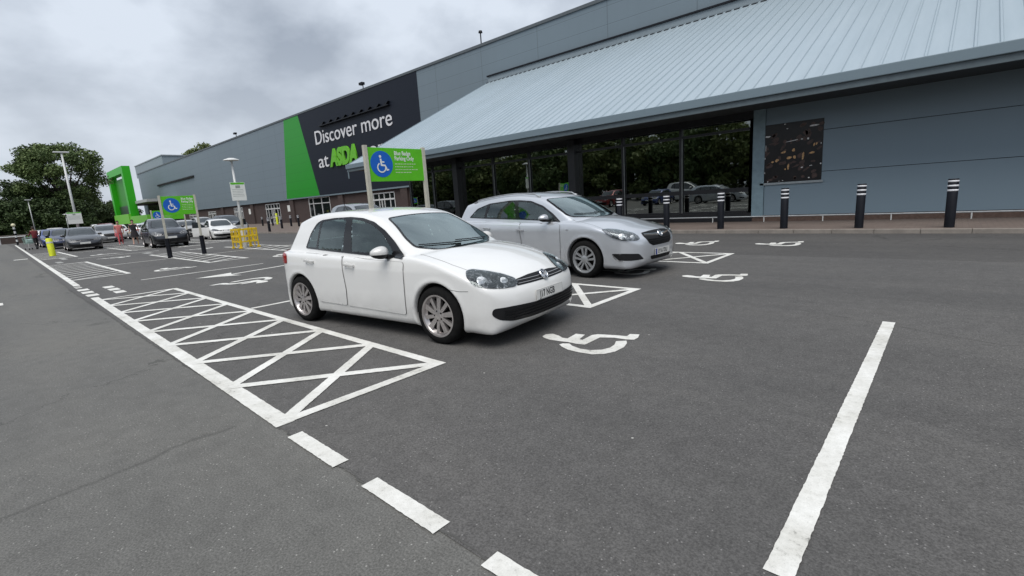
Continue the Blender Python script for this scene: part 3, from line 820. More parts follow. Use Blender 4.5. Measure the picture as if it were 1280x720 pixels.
        if F['roofrail']:
            for s_ in (-1, 1):
                pts = []
                for x_ in np.linspace(.18, -1.75, 30):
                    q, g_ = surf_point(B, (float(x_), s_ * .60, 1.4), (0, 0, -1)); up_ = .012 if x_ > .1 or x_ < -1.68 else .04
                    pts.append(Vector((q.x, q.y, q.z + up_)))
                MB().sweep(pts, .013, 10).build('roof_rail', M_['cover'], root, smooth=True)
        # aerial
        q, g_ = surf_point(B, (-1.25 if not F['roofrail'] else -1.5, 0, 1.4), (0, 0, -1))
        MB().tube(q, q + Vector((-.11, 0, .16)), .007, .003).build('aerial', M_['black'], root)
        # tailgate side repeater on front wing
        if F['roofrail']:
            q, g_ = surf_point(B, (1.02, 0, .86), SIDE); mb = MB(); mb.cbox(-.03, .03, -.006, .006, -.012, .012, .004); o = mb.build('side_repeater', M_['chrome'], root); o.location = q
    return root
def t_open_t(t): return t in [CACHE.get(k) for k in HERO]
# ------------------------------------------------------------------ materials of the place
car_mats()
def asphalt(name, base, warm=0, speck=.5, stain=1.0, settle=None):
    m, nt, b = new_mat(name); setin(b, rough=.85, spec=.35)
    P = geopos(nt)
    fine = noise(nt, 95, 4, .7, P); mid = noise(nt, 7, 6, .7, P); big = noise(nt, .28, 5, .6, P); huge = noise(nt, .06, 3, .5, P)
    lo = tuple(c * .50 for c in base); hi = tuple(c * 1.62 for c in base)
    r = ramp(nt, fine.outputs['Fac'], [(.28, lo), (.5, base), (.74, hi)])
    vo = nt.nodes.new('ShaderNodeTexVoronoi'); vo.inputs['Scale'].default_value = 42; lk(nt, P, vo.inputs['Vector'])
    sp = math_(nt, 'LESS_THAN', vo.outputs['Distance'], .17)
    sep = nt.nodes.new('ShaderNodeSeparateColor'); lk(nt, vo.outputs['Color'], sep.inputs[0])
    sp = math_(nt, 'MULTIPLY', sp, math_(nt, 'GREATER_THAN', sep.outputs[0], 1 - .22 * speck))
    c = mixc(nt, math_(nt, 'MULTIPLY', sp, .75), r.outputs['Color'], tuple(min(1, c * 3.0) for c in base))
    # stones that have come loose, and pale litter specks
    v2 = nt.nodes.new('ShaderNodeTexVoronoi'); v2.inputs['Scale'].default_value = 3.2; lk(nt, P, v2.inputs['Vector'])
    s2 = nt.nodes.new('ShaderNodeSeparateColor'); lk(nt, v2.outputs['Color'], s2.inputs[0])
    g2 = math_(nt, 'MULTIPLY', math_(nt, 'LESS_THAN', v2.outputs['Distance'], .026), math_(nt, 'GREATER_THAN', s2.outputs[0], .62))
    c = mixc(nt, math_(nt, 'MULTIPLY', g2, .8), c, (.55, .54, .50))
    st = ramp(nt, mid.outputs['Fac'], [(.35, (.82, .82, .82)), (.6, (1.1, 1.1, 1.1))])
    c = mixc(nt, .6 * stain, c, st.outputs['Color'], 'MULTIPLY')
    bg = ramp(nt, big.outputs['Fac'], [(.3, (.78, .78, .79)), (.55, (1.0, 1.0, 1.0)), (.75, (1.14, 1.13, 1.11))])
    c = mixc(nt, .8 * stain, c, bg.outputs['Color'], 'MULTIPLY')
    mpt = nt.nodes.new('ShaderNodeMapping'); mpt.inputs['Scale'].default_value = (.07, 1.05, 1); mpt.inputs['Rotation'].default_value = (0, 0, .03); lk(nt, P, mpt.inputs[0])
    trk = noise(nt, 1.1, 3, .5, mpt.outputs[0]); tr_ = ramp(nt, trk.outputs['Fac'], [(.36, (.80, .80, .80)), (.5, (1, 1, 1)), (.66, (1.12, 1.11, 1.09))])
    c = mixc(nt, .42 * stain, c, tr_.outputs['Color'], 'MULTIPLY')
    # oil spots: round, dark, sparse
    v3 = nt.nodes.new('ShaderNodeTexVoronoi'); v3.inputs['Scale'].default_value = .8; lk(nt, P, v3.inputs['Vector'])
    s3 = nt.nodes.new('ShaderNodeSeparateColor'); lk(nt, v3.outputs['Color'], s3.inputs[0])
    md = math_(nt, 'ADD', v3.outputs['Distance'], math_(nt, 'MULTIPLY', mid.outputs['Fac'], .16))
    oil = nt.nodes.new('ShaderNodeMapRange'); lk(nt, md, oil.inputs['Value']); oil.inputs['From Min'].default_value = .21; oil.inputs['From Max'].default_value = .10
    oilf = math_(nt, 'MULTIPLY', oil.outputs[0], math_(nt, 'MULTIPLY', math_(nt, 'GREATER_THAN', s3.outputs[1], .55), .62))
    c = mixc(nt, oilf, c, tuple(k * .45 for k in base))
    if settle:
        # a soft dark settlement line across the lane
        (ax, ay), (bx, by) = settle; L = math.hypot(bx - ax, by - ay); ux, uy = (bx - ax) / L, (by - ay) / L
        sx = nt.nodes.new('ShaderNodeSeparateXYZ'); lk(nt, P, sx.inputs[0])
        rx = math_(nt, 'SUBTRACT', sx.outputs['X'], ax); ryy = math_(nt, 'SUBTRACT', sx.outputs['Y'], ay)
        al = math_(nt, 'ADD', math_(nt, 'MULTIPLY', rx, ux), math_(nt, 'MULTIPLY', ryy, uy)); ac = math_(nt, 'SUBTRACT', math_(nt, 'MULTIPLY', ryy, ux), math_(nt, 'MULTIPLY', rx, uy))
        wob = noise(nt, 2.4, 4, .6, P); ac = math_(nt, 'ABSOLUTE', math_(nt, 'ADD', ac, math_(nt, 'MULTIPLY', math_(nt, 'SUBTRACT', wob.outputs['Fac'], .5), .22)))
        mk_ = nt.nodes.new('ShaderNodeMapRange'); lk(nt, math_(nt, 'ADD', ac, math_(nt, 'MULTIPLY', fine.outputs['Fac'], .05)), mk_.inputs['Value']); mk_.inputs['From Min'].default_value = .06; mk_.inputs['From Max'].default_value = .022
        ends = math_(nt, 'MULTIPLY', math_(nt, 'GREATER_THAN', al, -3.0), math_(nt, 'LESS_THAN', al, L))
        c = mixc(nt, math_(nt, 'MULTIPLY', math_(nt, 'MULTIPLY', mk_.outputs[0], ends), .6), c, tuple(k * .42 for k in base))
    # hairline cracks, sparse
    vc = nt.nodes.new('ShaderNodeTexVoronoi'); vc.feature = 'DISTANCE_TO_EDGE'; vc.inputs['Scale'].default_value = .22
    wn = noise(nt, 1.6, 5, .7, P); mpv = nt.nodes.new('ShaderNodeVectorMath'); mpv.operation = 'MULTIPLY_ADD'
    lk(nt, wn.outputs['Color'], mpv.inputs[0]); mpv.inputs[1].default_value = (1.1, 1.1, 0); lk(nt, P, mpv.inputs[2]); lk(nt, mpv.outputs[0], vc.inputs['Vector'])
    ck = math_(nt, 'MULTIPLY', math_(nt, 'LESS_THAN', vc.outputs['Distance'], .0028), math_(nt, 'GREATER_THAN', huge.outputs['Fac'], .5))
    c = mixc(nt, math_(nt, 'MULTIPLY', ck, .55), c, tuple(k * .35 for k in base))
    lk(nt, c, b.inputs['Base Color'])
    h = math_(nt, 'ADD', fine.outputs['Fac'], math_(nt, 'MULTIPLY', sp, .5))
    bump(nt, b, h, .55, .006)
    rr = ramp(nt, big.outputs['Fac'], [(.3, (.72, .72, .72)), (.7, (.92, .92, .92))]); lk(nt, rr.outputs['Color'], b.inputs['Roughness'])
    return m
SETTLE = ((-3.54, -.4), (-3.74, .98))
ASPH_BAY = asphalt('bay_asphalt', (.097, .094, .0905), speck=1.0)
ASPH_LANE = asphalt('lane_asphalt', (.127, .125, .117), speck=.9, settle=SETTLE)
ASPH_STRIP = asphalt('kerb_side_asphalt', (.080, .077, .074), speck=.4)
def road_paint():
    m, nt, b = new_mat('road_marking_paint'); setin(b, rough=.6)
    P = geopos(nt)
    n1 = noise(nt, 28, 6, .75, P); n2 = noise(nt, 2.2, 4, .6, P)
    f = math_(nt, 'ADD', n1.outputs['Fac'], math_(nt, 'MULTIPLY', math_(nt, 'SUBTRACT', n2.outputs['Fac'], .5), .55))
    r = ramp(nt, f, [(.24, (.17, .17, .16)), (.30, (.45, .445, .42)), (.38, (.66, .655, .62)), (.65, (.77, .765, .73))])
    n4 = noise(nt, 150, 3, .7, P); gr = ramp(nt, n4.outputs['Fac'], [(.30, (.62, .62, .60)), (.45, (1, 1, 1))])
    dirt = ramp(nt, n2.outputs['Fac'], [(.35, (.80, .79, .76)), (.62, (1, 1, 1))])
    lk(nt, mixc(nt, .6, mixc(nt, .8, r.outputs['Color'], dirt.outputs['Color'], 'MULTIPLY'), gr.outputs['Color'], 'MULTIPLY'), b.inputs['Base Color'])
    bump(nt, b, n1.outputs['Fac'], .3, .004); return m
PAINT = road_paint()
def worn_paint():
    m, nt, b = new_mat('worn_marking_paint'); setin(b, rough=.7); P = geopos(nt)
    n1 = noise(nt, 18, 6, .75, P); r = ramp(nt, n1.outputs['Fac'], [(.38, (.13, .13, .125)), (.52, (.36, .36, .34)), (.7, (.52, .51, .48))])
    lk(nt, r.outputs['Color'], b.inputs['Base Color']); return m
WORN = worn_paint()
def cladding(name, col, period=None, rough=.5, var=.06, metal=.0, streak=.12, vstep=None, spec=.4):
    m, nt, b = new_mat(name); setin(b, rough=rough, metal=metal, spec=spec)
    P = geopos(nt); sep = nt.nodes.new('ShaderNodeSeparateXYZ'); lk(nt, P, sep.inputs[0])
    mp = nt.nodes.new('ShaderNodeMapping'); mp.inputs['Scale'].default_value = (1, 1, .06); lk(nt, P, mp.inputs[0])
    n = noise(nt, 1.7, 6, .6, mp.outputs[0]); n2 = noise(nt, .12, 3, .5, P)
    c = mixc(nt, math_(nt, 'MULTIPLY', n.outputs['Fac'], streak * 2), col, tuple(k * .62 for k in col))
    c = mixc(nt, math_(nt, 'MULTIPLY', n2.outputs['Fac'], var * 4), c, tuple(min(1, k * 1.25) for k in col))
    if period:
        fr = math_(nt, 'FRACT', math_(nt, 'DIVIDE', sep.outputs['Z'], period))
        ln = math_(nt, 'LESS_THAN', fr, .035); hl = math_(nt, 'MULTIPLY', math_(nt, 'GREATER_THAN', fr, .965), .5)
        fl = math_(nt, 'FLOOR', math_(nt, 'DIVIDE', sep.outputs['Z'], period))
        tone = nt.nodes.new('ShaderNodeTexWhiteNoise'); tone.noise_dimensions = '1D'; lk(nt, fl, tone.inputs['W'])
        c = mixc(nt, math_(nt, 'MULTIPLY', tone.outputs['Value'], .10), c, tuple(k * .7 for k in col))
        c = mixc(nt, math_(nt, 'MULTIPLY', ln, .45), c, tuple(k * .35 for k in col))
        c = mixc(nt, math_(nt, 'MULTIPLY', hl, .35), c, tuple(min(1, k * 1.5) for k in col))
    if vstep:
        fr = math_(nt, 'FRACT', math_(nt, 'DIVIDE', sep.outputs['X'], vstep)); c = mixc(nt, math_(nt, 'MULTIPLY', math_(nt, 'LESS_THAN', fr, .012), .4), c, tuple(k * .4 for k in col))
    lk(nt, c, b.inputs['Base Color']); return m
CLAD = cladding('grey_wall_cladding', (.175, .222, .255), 1.15, .5, vstep=6.1, spec=.3)
CLAD2 = cladding('blue_grey_wall_panel', (.195, .262, .312), None, .42, streak=.06)
CLAD3 = cladding('pale_grey_cladding', (.25, .30, .33), 1.4)
GREENP = cladding('green_cladding', (.012, .285, .014), 1.15, .45, var=.03)
BLACKP = cladding('charcoal_cladding', (.012, .016, .026), 1.15, .55, spec=.2)
def roof_mat():
    m, nt, b = new_mat('ribbed_roof_metal'); setin(b, rough=.38, metal=.35, spec=.5)
    P = geopos(nt); mp = nt.nodes.new('ShaderNodeMapping'); mp.inputs['Scale'].default_value = (1.2, .12, .12); lk(nt, P, mp.inputs[0])
    n = noise(nt, 2.4, 6, .65, mp.outputs[0]); n2 = noise(nt, .3, 4, .55, P); n3 = noise(nt, 30, 3, .6, P)
    r = ramp(nt, n.outputs['Fac'], [(.2, (.38, .46, .515)), (.55, (.43, .51, .565)), (.85, (.48, .555, .605))])
    sep = nt.nodes.new('ShaderNodeSeparateXYZ'); lk(nt, P, sep.inputs[0])
    w = nt.nodes.new('ShaderNodeTexWhiteNoise'); w.noise_dimensions = '1D'; lk(nt, math_(nt, 'FLOOR', math_(nt, 'DIVIDE', sep.outputs['X'], 1.38)), w.inputs['W'])
    c = mixc(nt, math_(nt, 'MULTIPLY', w.outputs['Value'], .16), r.outputs['Color'], (.26, .33, .36))
    c = mixc(nt, math_(nt, 'MULTIPLY', n2.outputs['Fac'], .25), c, (.33, .38, .38))
    c = mixc(nt, math_(nt, 'MULTIPLY', math_(nt, 'GREATER_THAN', n3.outputs['Fac'], .70), .3), c, (.2, .22, .2))
    lk(nt, c, b.inputs['Base Color']); return m
ROOF = roof_mat()
FASC = cladding('fascia_metal', (.18, .235, .27), None, .4, metal=.1)
def brickm(name, c1, c2, mortar, sc=1, axis='xz'):
    m, nt, b = new_mat(name); setin(b, rough=.85)
    P = geopos(nt); sep = nt.nodes.new('ShaderNodeSeparateXYZ'); lk(nt, P, sep.inputs[0]); cb = nt.nodes.new('ShaderNodeCombineXYZ')
    lk(nt, math_(nt, 'ADD', sep.outputs['X'], 0 if axis != 'all' else sep.outputs['Y']), cb.inputs[0]); lk(nt, sep.outputs['Z' if axis != 'xy' else 'Y'], cb.inputs[1])
    br = nt.nodes.new('ShaderNodeTexBrick'); lk(nt, cb.outputs[0], br.inputs['Vector']); br.inputs['Scale'].default_value = sc
    br.inputs['Brick Width'].default_value = .225; br.inputs['Row Height'].default_value = .075 if axis != 'xy' else .11; br.inputs['Mortar Size'].default_value = .006
    br.inputs['Color1'].default_value = (*c1, 1); br.inputs['Color2'].default_value = (*c2, 1); br.inputs['Mortar'].default_value = (*mortar, 1)
    n = noise(nt, 1.1, 5, .65, P); c = mixc(nt, math_(nt, 'MULTIPLY', n.outputs['Fac'], .6), br.outputs['Color'], tuple(k * .55 for k in c1))
    lk(nt, c, b.inputs['Base Color']); bump(nt, b, br.outputs['Fac'], -.3, .005); return m
BRICK = brickm('dark_red_brick', (.062, .042, .038), (.085, .055, .048), (.07, .062, .058))
PAVE = brickm('paving_blocks', (.155, .118, .100), (.185, .145, .122), (.10, .085, .075), axis='xy')
KERB = plain('kerb_concrete', (.23, .205, .18), .9, var=.2, scale=4, bmp=.2)
WHITE = plain('white_coated_metal', (.62, .63, .62), .4, var=.06)
GALV = plain('galvanised_steel', (.42, .43, .42), .45, .5, var=.12)
POSTC = plain('cream_post', (.50, .48, .40), .5, var=.08)
BLK = plain('black_powder_coat', (.006, .007, .011), .45, var=.25, spec=.25)
BLKFRAME = plain('black_window_frame', (.014, .015, .018), .35, var=.2)
YEL = plain('yellow_paint', (.72, .62, .02), .5, var=.1)
YELO = plain('yellow_orange_plastic', (.72, .50, .015), .5, var=.12)
LIME = plain('lime_yellow_plastic', (.62, .68, .02), .5, var=.08)
SIGNG = plain('sign_green', (.10, .50, .008), .45, var=.05)
SIGNB = plain('sign_blue', (.004, .115, .52), .4, var=.06)
SIGNW = plain('sign_white', (.78, .80, .76), .5, var=.04)
LGREEN = plain('lettering_green', (.13, .46, .02), .5, var=.05)
LWHITE = plain('lettering_white', (.70, .70, .72), .5, var=.03)
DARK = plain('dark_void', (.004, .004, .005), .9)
def shop_glass():
    m = bpy.data.materials.new('shopfront_glass'); m.use_nodes = True; nt = m.node_tree; nt.nodes.clear()
    o = nt.nodes.new('ShaderNodeOutputMaterial'); g = nt.nodes.new('ShaderNodeBsdfGlossy'); g.inputs['Roughness'].default_value = .012; g.inputs[0].default_value = (.92, .97, .93, 1)
    d = nt.nodes.new('ShaderNodeBsdfTransparent'); d.inputs[0].default_value = (.22, .25, .24, 1)
    fr = nt.nodes.new('ShaderNodeFresnel'); fr.inputs[0].default_value = 1.55
    P = geopos(nt); n = noise(nt, .7, 3, .5, P); bn = nt.nodes.new('ShaderNodeBump'); bn.inputs['Strength'].default_value = .05; bn.inputs['Distance'].default_value = .05; lk(nt, n.outputs['Fac'], bn.inputs['Height']); lk(nt, bn.outputs['Normal'], g.inputs['Normal'])
    mx = nt.nodes.new('ShaderNodeMixShader'); lk(nt, math_(nt, 'ADD', math_(nt, 'MULTIPLY', fr.outputs[0], 1.7), .18), mx.inputs[0]); lk(nt, d.outputs[0], mx.inputs[1]); lk(nt, g.outputs[0], mx.inputs[2])
    lk(nt, mx.outputs[0], o.inputs[0]); return m
SHOPG = shop_glass()

# ------------------------------------------------------------------ ground
def sheet(name, poly, z, mat, kind='structure', label=None, cat=None):
    o = MB().sheet(poly, z).build(name, mat); o.data.materials[0] = mat
    return tag(o, label, cat, None, kind)
sheet('ground', [(-900, -700), (700, -700), (700, 900), (-900, 900)], 0, ASPH_LANE)
sheet('parking_bay_tarmac', [(-84, 1.9), (-60, 1.75), (-15.4, 1.2), (-3.3, 1.17), (60, 1.10), (60, 10.9), (-3, 10.72), (-40, 10.9), (-84, 12)], .004, ASPH_BAY)
sheet('kerb_side_tarmac', [(60, 10.9), (60, 15.38), (-84, 15.38), (-84, 12), (-40, 10.9), (-3, 10.72)], .004, ASPH_STRIP)
# pavement slab with kerb in front of the store
mb = MB(); mb.box(-200, 40, 15.52, 31.4, -.2, .10); tag(mb.build('pavement', PAVE), kind='structure')
mb = MB(); x = -200.0
while x < 40: mb.cbox(x + .004, x + .911, 15.38, 15.515, -.1, .112, .012); x += .915
tag(mb.build('kerb', KERB), kind='structure')
def crack(name, pts, w, seed):
    random.seed(seed); L = []
    for a, b in zip(pts[:-1], pts[1:]):
        n = max(2, int(math.dist(a, b) / .07))
        for k in range(n): u = k / n; L.append(Vector((a[0] + (b[0] - a[0]) * u + random.uniform(-.018, .018), a[1] + (b[1] - a[1]) * u + random.uniform(-.018, .018), 0)))
    mbc = MB(); vs = []; fs = []
    for i, p in enumerate(L):
        t = (L[min(i + 1, len(L) - 1)] - L[max(i - 1, 0)]).normalized(); nn = Vector((-t.y, t.x, 0)) * w * random.uniform(.2, 1)
        vs += [(p + nn)[:2] + (CZ,), (p - nn)[:2] + (CZ,)]
    fs = [(2 * i, 2 * i + 1, 2 * i + 3, 2 * i + 2) for i in range(len(L) - 1)]
    tag(mbc.add(vs, fs).build(name, plain('crack_dark_grey', (.078, .077, .073), .95)), kind='structure')  # one dark grey for tarmac joints and cracks
CZ = .0055
crack('tarmac_joint', [(-3.3, 1.175), (12, 1.15)], .006, 2); crack('tarmac_joint', [(-16, 1.2), (-3.3, 1.175)], .006, 5)
crack('tarmac_joint', [(60, 10.9), (-3, 10.72), (-40, 10.9)], .012, 3); crack('tarmac_crack', [(-1.5, 6.3), (.4, 5.6), (2.2, 6.1), (4, 5.2)], .004, 4)
# ------------------------------------------------------------------ painted markings
marks = MB(); ZM = .009; MRNG = random.Random(21)
def line(p, q, w, mbx=marks, z=ZM):
    p, q = Vector((*p, 0)), Vector((*q, 0)); d = (q - p).normalized(); n = Vector((-d.y, d.x, 0)) * w / 2
    k = max(1, min(220, int((q - p).length / .022))); vs = []; jt = .0022 if p.x > -16 or q.x > -16 else 0
    for i in range(k + 1):
        c = p.lerp(q, i / k); e1, e2 = MRNG.uniform(-jt, jt), MRNG.uniform(-jt, jt); m_ = n.normalized(); sl = d * (MRNG.uniform(-jt, jt) if i in (0, k) else 0)
        vs += [(*(c + n + m_ * e1 + sl)[:2], z), (*(c - n + m_ * e2 + sl)[:2], z)]
    mbx.add(vs, [(2 * i, 2 * i + 1, 2 * i + 3, 2 * i + 2) for i in range(k)])
def rect(x0, x1, y0, y1, mbx=marks, z=ZM):
    if x1 - x0 > y1 - y0: line((x0, (y0 + y1) / 2), (x1, (y0 + y1) / 2), y1 - y0, mbx, z)
    else: line(((x0 + x1) / 2, y0), ((x0 + x1) / 2, y1), x1 - x0, mbx, z)
def yn(x): return 1.215 + .0155 * max(0, -x - 3.4)
def yf(x): return 2.66 + .008 * max(0, -x - 12)
def hatch(x0, x1, ya, yb, n, w=.10, cross=True, z=ZM, skip_near=False, mbx=marks):
    """outlined zebra area between x0 < x1; ya, yb functions or numbers; crossing diagonals like the photograph's"""
    A = ya if callable(ya) else (lambda x: ya); B_ = yb if callable(yb) else (lambda x: yb)
    if not skip_near: line((x0 - w / 2, A(x0)), (x1 + w / 2, A(x1)), w, mbx, z)
    line((x0 - w / 2, B_(x0)), (x1 + w / 2, B_(x1)), w, mbx, z)
    e = .0004
    line((x0, A(x0)), (x0, B_(x0)), w, mbx, z + e); line((x1, A(x1)), (x1, B_(x1)), w, mbx, z + e)
    st = (x1 - x0) / n
    for i in range(n):
        xa = x1 - i * st; xb = x1 - (i + 1) * st
        line((xa, A(xa)), (xb, B_(xb)), w, mbx, z + e * 2)
        if cross: line((xb, A(xb)), (xa, B_(xa)), w, mbx, z + e * 3)
# long lane line, broken where the white blocks are
for x0, x1 in ((-74, -16.4), (-13.2, -3.40)):
    n = max(2, int((x1 - x0) / 6)); xs = np.linspace(x0, x1, n)
    for a, b in zip(xs[:-1], xs[1:]): line((a, yn(a)), (b, yn(b)), .13)
hatch(-12.62, -3.46, yn, yf, 8, .10, True, ZM + .001, skip_near=True)
for xx in (-15.35, -14.65, -13.95): rect(xx, xx + .42, 1.30, 1.50)
for xx in (-15.25, -14.55, -13.85): rect(xx, xx + .46, 1.76, 1.95)
for xx in (-16.2, -15.9): rect(xx, xx + .17, 1.33, 1.45)
hatch(-27.2, -18.3, lambda x: yn(x) + .06, 2.80, 11, .11, False, ZM + .001, True)
hatch(-42.3, -33.0, lambda x: yn(x) + .06, 3.1, 9, .13, False, ZM + .001, True)
# rows of bays further from the lane
for x0, x1, ys in ((-12.62, -3.46, ((5.17, 6.58), (9.29, 10.85))), (-27.2, -18.6, ((5.02, 6.30), (8.15, 9.45))), (-42.3, -33.5, ((5.4, 6.8), (9.2, 10.6)))):
    for ya, yb in ys: hatch(x0, x1, ya + .05, yb - .05, 8 if x0 > -20 else 9, .10 if x0 > -20 else .12, x0 > -20, ZM + .001)
    xm = (x0 + x1) / 2 - .24
    last = 2.72
    for ya, yb in list(ys) + [(13.2, 13.2)]: line((xm, last), (xm, ya), .10, z=ZM + .0005); last = yb
# aisle centre lines
rect(-.437, -.335, -2.0 + 3.8, 6.0); line((-15.69, 2.62), (-15.69, 5.7), .10); line((-30.6, 2.9), (-30.6, 6.1), .12)
line((-15.69, 8.2), (-15.69, 11.2), .10); line((-45.5, 3.2), (-45.5, 7.0), .14)
# dashes of the lane edge
for k in range(10):
    xa = -3.185 + .93 * k; rect(xa, xa + .62, 1.135, 1.235)
rect(-14.75, -14.25, -.4, .06); rect(-36.2, -35.6, .92, 1.45); rect(-27.6, -27.2, -.1, .26); rect(-22, -21.6, -.9, -.2)
# aisle arrow pointing at the lane
line((-14.25, 5.9), (-13.85, 4.15), .13, z=ZM + .0006); marks.add([(-14.1, 3.45, ZM), (-13.35, 4.3, ZM), (-13.8, 4.2, ZM), (-14.3, 4.35, ZM)], [(0, 1, 2, 3)])
line((-17.0, 8.2), (-16.6, 6.8), .14)
o = marks.build('white_road_markings', PAINT); tag(o, kind='structure')
wm = MB(); 
for a in ((-29.5, -28.2, 2.0, 2.2), (-33, -31, 2.4, 2.6), (-29.8, -28.6, 5.2, 5.5), (-34.5, -33, 7.3, 7.6)): rect(*a, mbx=wm)
tag(wm.build('faded_road_markings', WORN), kind='structure')
SB = [(-0.458, -0.154), (-0.471, -0.075), (-0.416, -0.022), (-0.314, -0.05), (-0.238, -0.091), (-0.178, -0.085), (-0.199, 0.101), (-0.095, 0.117), (-0.054, -0.046), (-0.014, -0.051), (-0.025, 0.144), (0.014, 0.2), (0.195, 0.261), (0.31, 0.285), (0.298, 0.37), (0.389, 0.404), (0.43, 0.293), (0.428, 0.212), (0.355, 0.182), (0.222, 0.174), (0.094, 0.112), (0.097, -0.172), (0.002, -0.19), (-0.101, -0.185), (-0.188, -0.204), (-0.325, -0.211), (-0.409, -0.189)]
SWH = [(-0.13, -0.295), (-0.117, -0.249), (-0.058, -0.218), (0.005, -0.264), (0.126, -0.302), (0.233, -0.291), (0.322, -0.22), (0.356, -0.13), (0.345, -0.027), (0.3, 0.08), (0.381, 0.146), (0.425, 0.076), (0.461, -0.049), (0.456, -0.209), (0.404, -0.318), (0.316, -0.385), (0.169, -0.399), (0.044, -0.387), (-0.062, -0.341)]
def isa(cx, cy, s=1, sy=1, fl=1, mat=PAINT, rot=0):
    c, n = math.cos(rot), math.sin(rot); mbx = MB()
    for L in (SB, SWH):
        pts = [(x * s * fl, y * s * sy * fl) for x, y in L]; pts = [(cx + x * c - y * n, cy + x * n + y * c) for x, y in pts]
        co = [Vector(p) for p in pts]
        vv, _, ff, _, _, _ = delaunay_2d_cdt(co, [(i, (i + 1) % len(co)) for i in range(len(co))], [], 1, 1e-6)
        mbx.add([(v.x, v.y, ZM) for v in vv], [tuple(f) for f in ff])
    tag(mbx.build('wheelchair_symbol_marking', mat), kind='structure')
isa(-2.7, 4.0); isa(-2.83, 7.97, 1.03, 1.0); isa(-4.45, 8.05, 1.0, 1.0); isa(-5.0, 12.75, 1.05, 1.35); isa(-3.03, 12.85, 1.05, 1.25)
isa(-11.75, 3.85, 1.15, 1.35, -1); isa(-18.1, 3.9, 1.1, 1.25); isa(-17.9, 7.5, 1.15, 1.5); isa(-11.9, 7.9, 1.1, 1.2, -1); isa(-28.0, 3.9, 1.1, 1.4, -1); isa(-32.6, 4.2, 1.1, 1.5); isa(-27.9, 7.3, 1.1, 1.4, -1); isa(-32.4, 8.0, 1.1, 1.5)
# ------------------------------------------------------------------ the supermarket
sup = empty('supermarket_building', (-60, 31, 0), 0, 'long grey clad supermarket with green and charcoal banner and sloped ribbed metal roof', 'supermarket')
def S(o): o.parent = sup; o.matrix_parent_inverse = sup.matrix_world.inverted() if False else Matrix.Translation((60, -31, 0)); return o
MY = 31.0
mb = MB(); mb.box(-162, 40, MY, 95, 3.5, 14.2); S(mb.build('wall', CLAD))
mb = MB(); mb.box(-162.2, 40.2, MY - .08, 95.2, 14.2, 14.42); S(mb.build('parapet', plain('parapet_trim', (.09, .105, .115), .5)))
mb = MB(); mb.box(-162, 40, MY - .06, MY - .001, 3.38, 3.54); S(mb.build('wall_trim', FASC))
# dark horizontal slots
mb = MB(); mb.box(-143, -114, MY - .25, MY - .004, 9.9, 10.25); S(mb.build('wall_slot', DARK))
# banner
GP = [(-72.3, 3.56), (-62.1, 3.56), (-65.3, 14.19), (-69.7, 14.19)]
KP = [(-62.1, 3.56), (-39.4, 3.56), (-39.4, 14.19), (-65.3, 14.19)]
mb = MB(); mb.add([(x, MY - .03, z) for x, z in GP] + [(x, MY - .002, z) for x, z in GP], [(0, 1, 2, 3), (0, 4, 5, 1), (1, 5, 6, 2), (2, 6, 7, 3), (3, 7, 4, 0)]); S(mb.build('green_banner', GREENP))
mb = MB(); mb.add([(x, MY - .034, z) for x, z in KP] + [(x, MY - .002, z) for x, z in KP], [(0, 1, 2, 3), (0, 4, 5, 1), (1, 5, 6, 2), (2, 6, 7, 3), (3, 7, 4, 0)]); S(mb.build('charcoal_banner', BLACKP))
mb = MB(); mb.box(-59.6, -44.2, MY - .35, MY - .04, 11.86, 11.96)
for k in range(9): mb.add([(-58.9 + k * 1.75 - .35, MY - .3, 11.98), (-58.9 + k * 1.75 + .75, MY - .3, 12.28), (-58.9 + k * 1.75 + .3, MY - .3, 11.98), (-58.9 + k * 1.75 - .35, MY - .05, 11.98), (-58.9 + k * 1.75 + .75, MY - .05, 12.28), (-58.9 + k * 1.75 + .3, MY - .05, 11.98)], [(0, 2, 1), (3, 4, 5), (0, 1, 4, 3), (1, 2, 5, 4)])  # black wedges over the louvre fin stand in for its saw-toothed shadow
S(mb.build('banner_louvre_shadow_teeth', BLK))
def wtext(body, x0, x1, z, cap, mat, nm, depth=.05, offset=0, shear=0):
    M = Matrix.Translation((0, 0, 0)) @ Matrix.Rotation(R_(90), 4, 'X')
    o = text_obj(nm, body, 1, mat, sup, M, .01, offset=offset, shear=shear)
    xs = [v.co.x for v in o.data.vertices]; zs = [v.co.z for v in o.data.vertices]
    w = max(xs) - min(xs)
    hcap = .73
    for v in o.data.vertices:
        v.co.x = x0 + (v.co.x - min(xs)) / w * (x1 - x0); v.co.z = z + v.co.z * cap / hcap; v.co.y = MY - .04 - depth + (v.co.y + .01) * depth / .02
    o.matrix_parent_inverse = Matrix.Translation((60, -31, 0)); return o
wtext('Discover more', -61.2, -44.1, 9.88, 1.75, LWHITE, 'banner_lettering', offset=.001)
wtext('at', -61.1, -58.5, 6.98, 1.75, LWHITE, 'banner_lettering', offset=.001)
wtext('ASDA', -58.0, -51.4, 6.95, 1.95, LGREEN, 'store_name_lettering', .18, offset=.055, shear=.12)
wtext('.com', -51.2, -45.0, 7.08, 1.85, LWHITE, 'banner_lettering', offset=0)
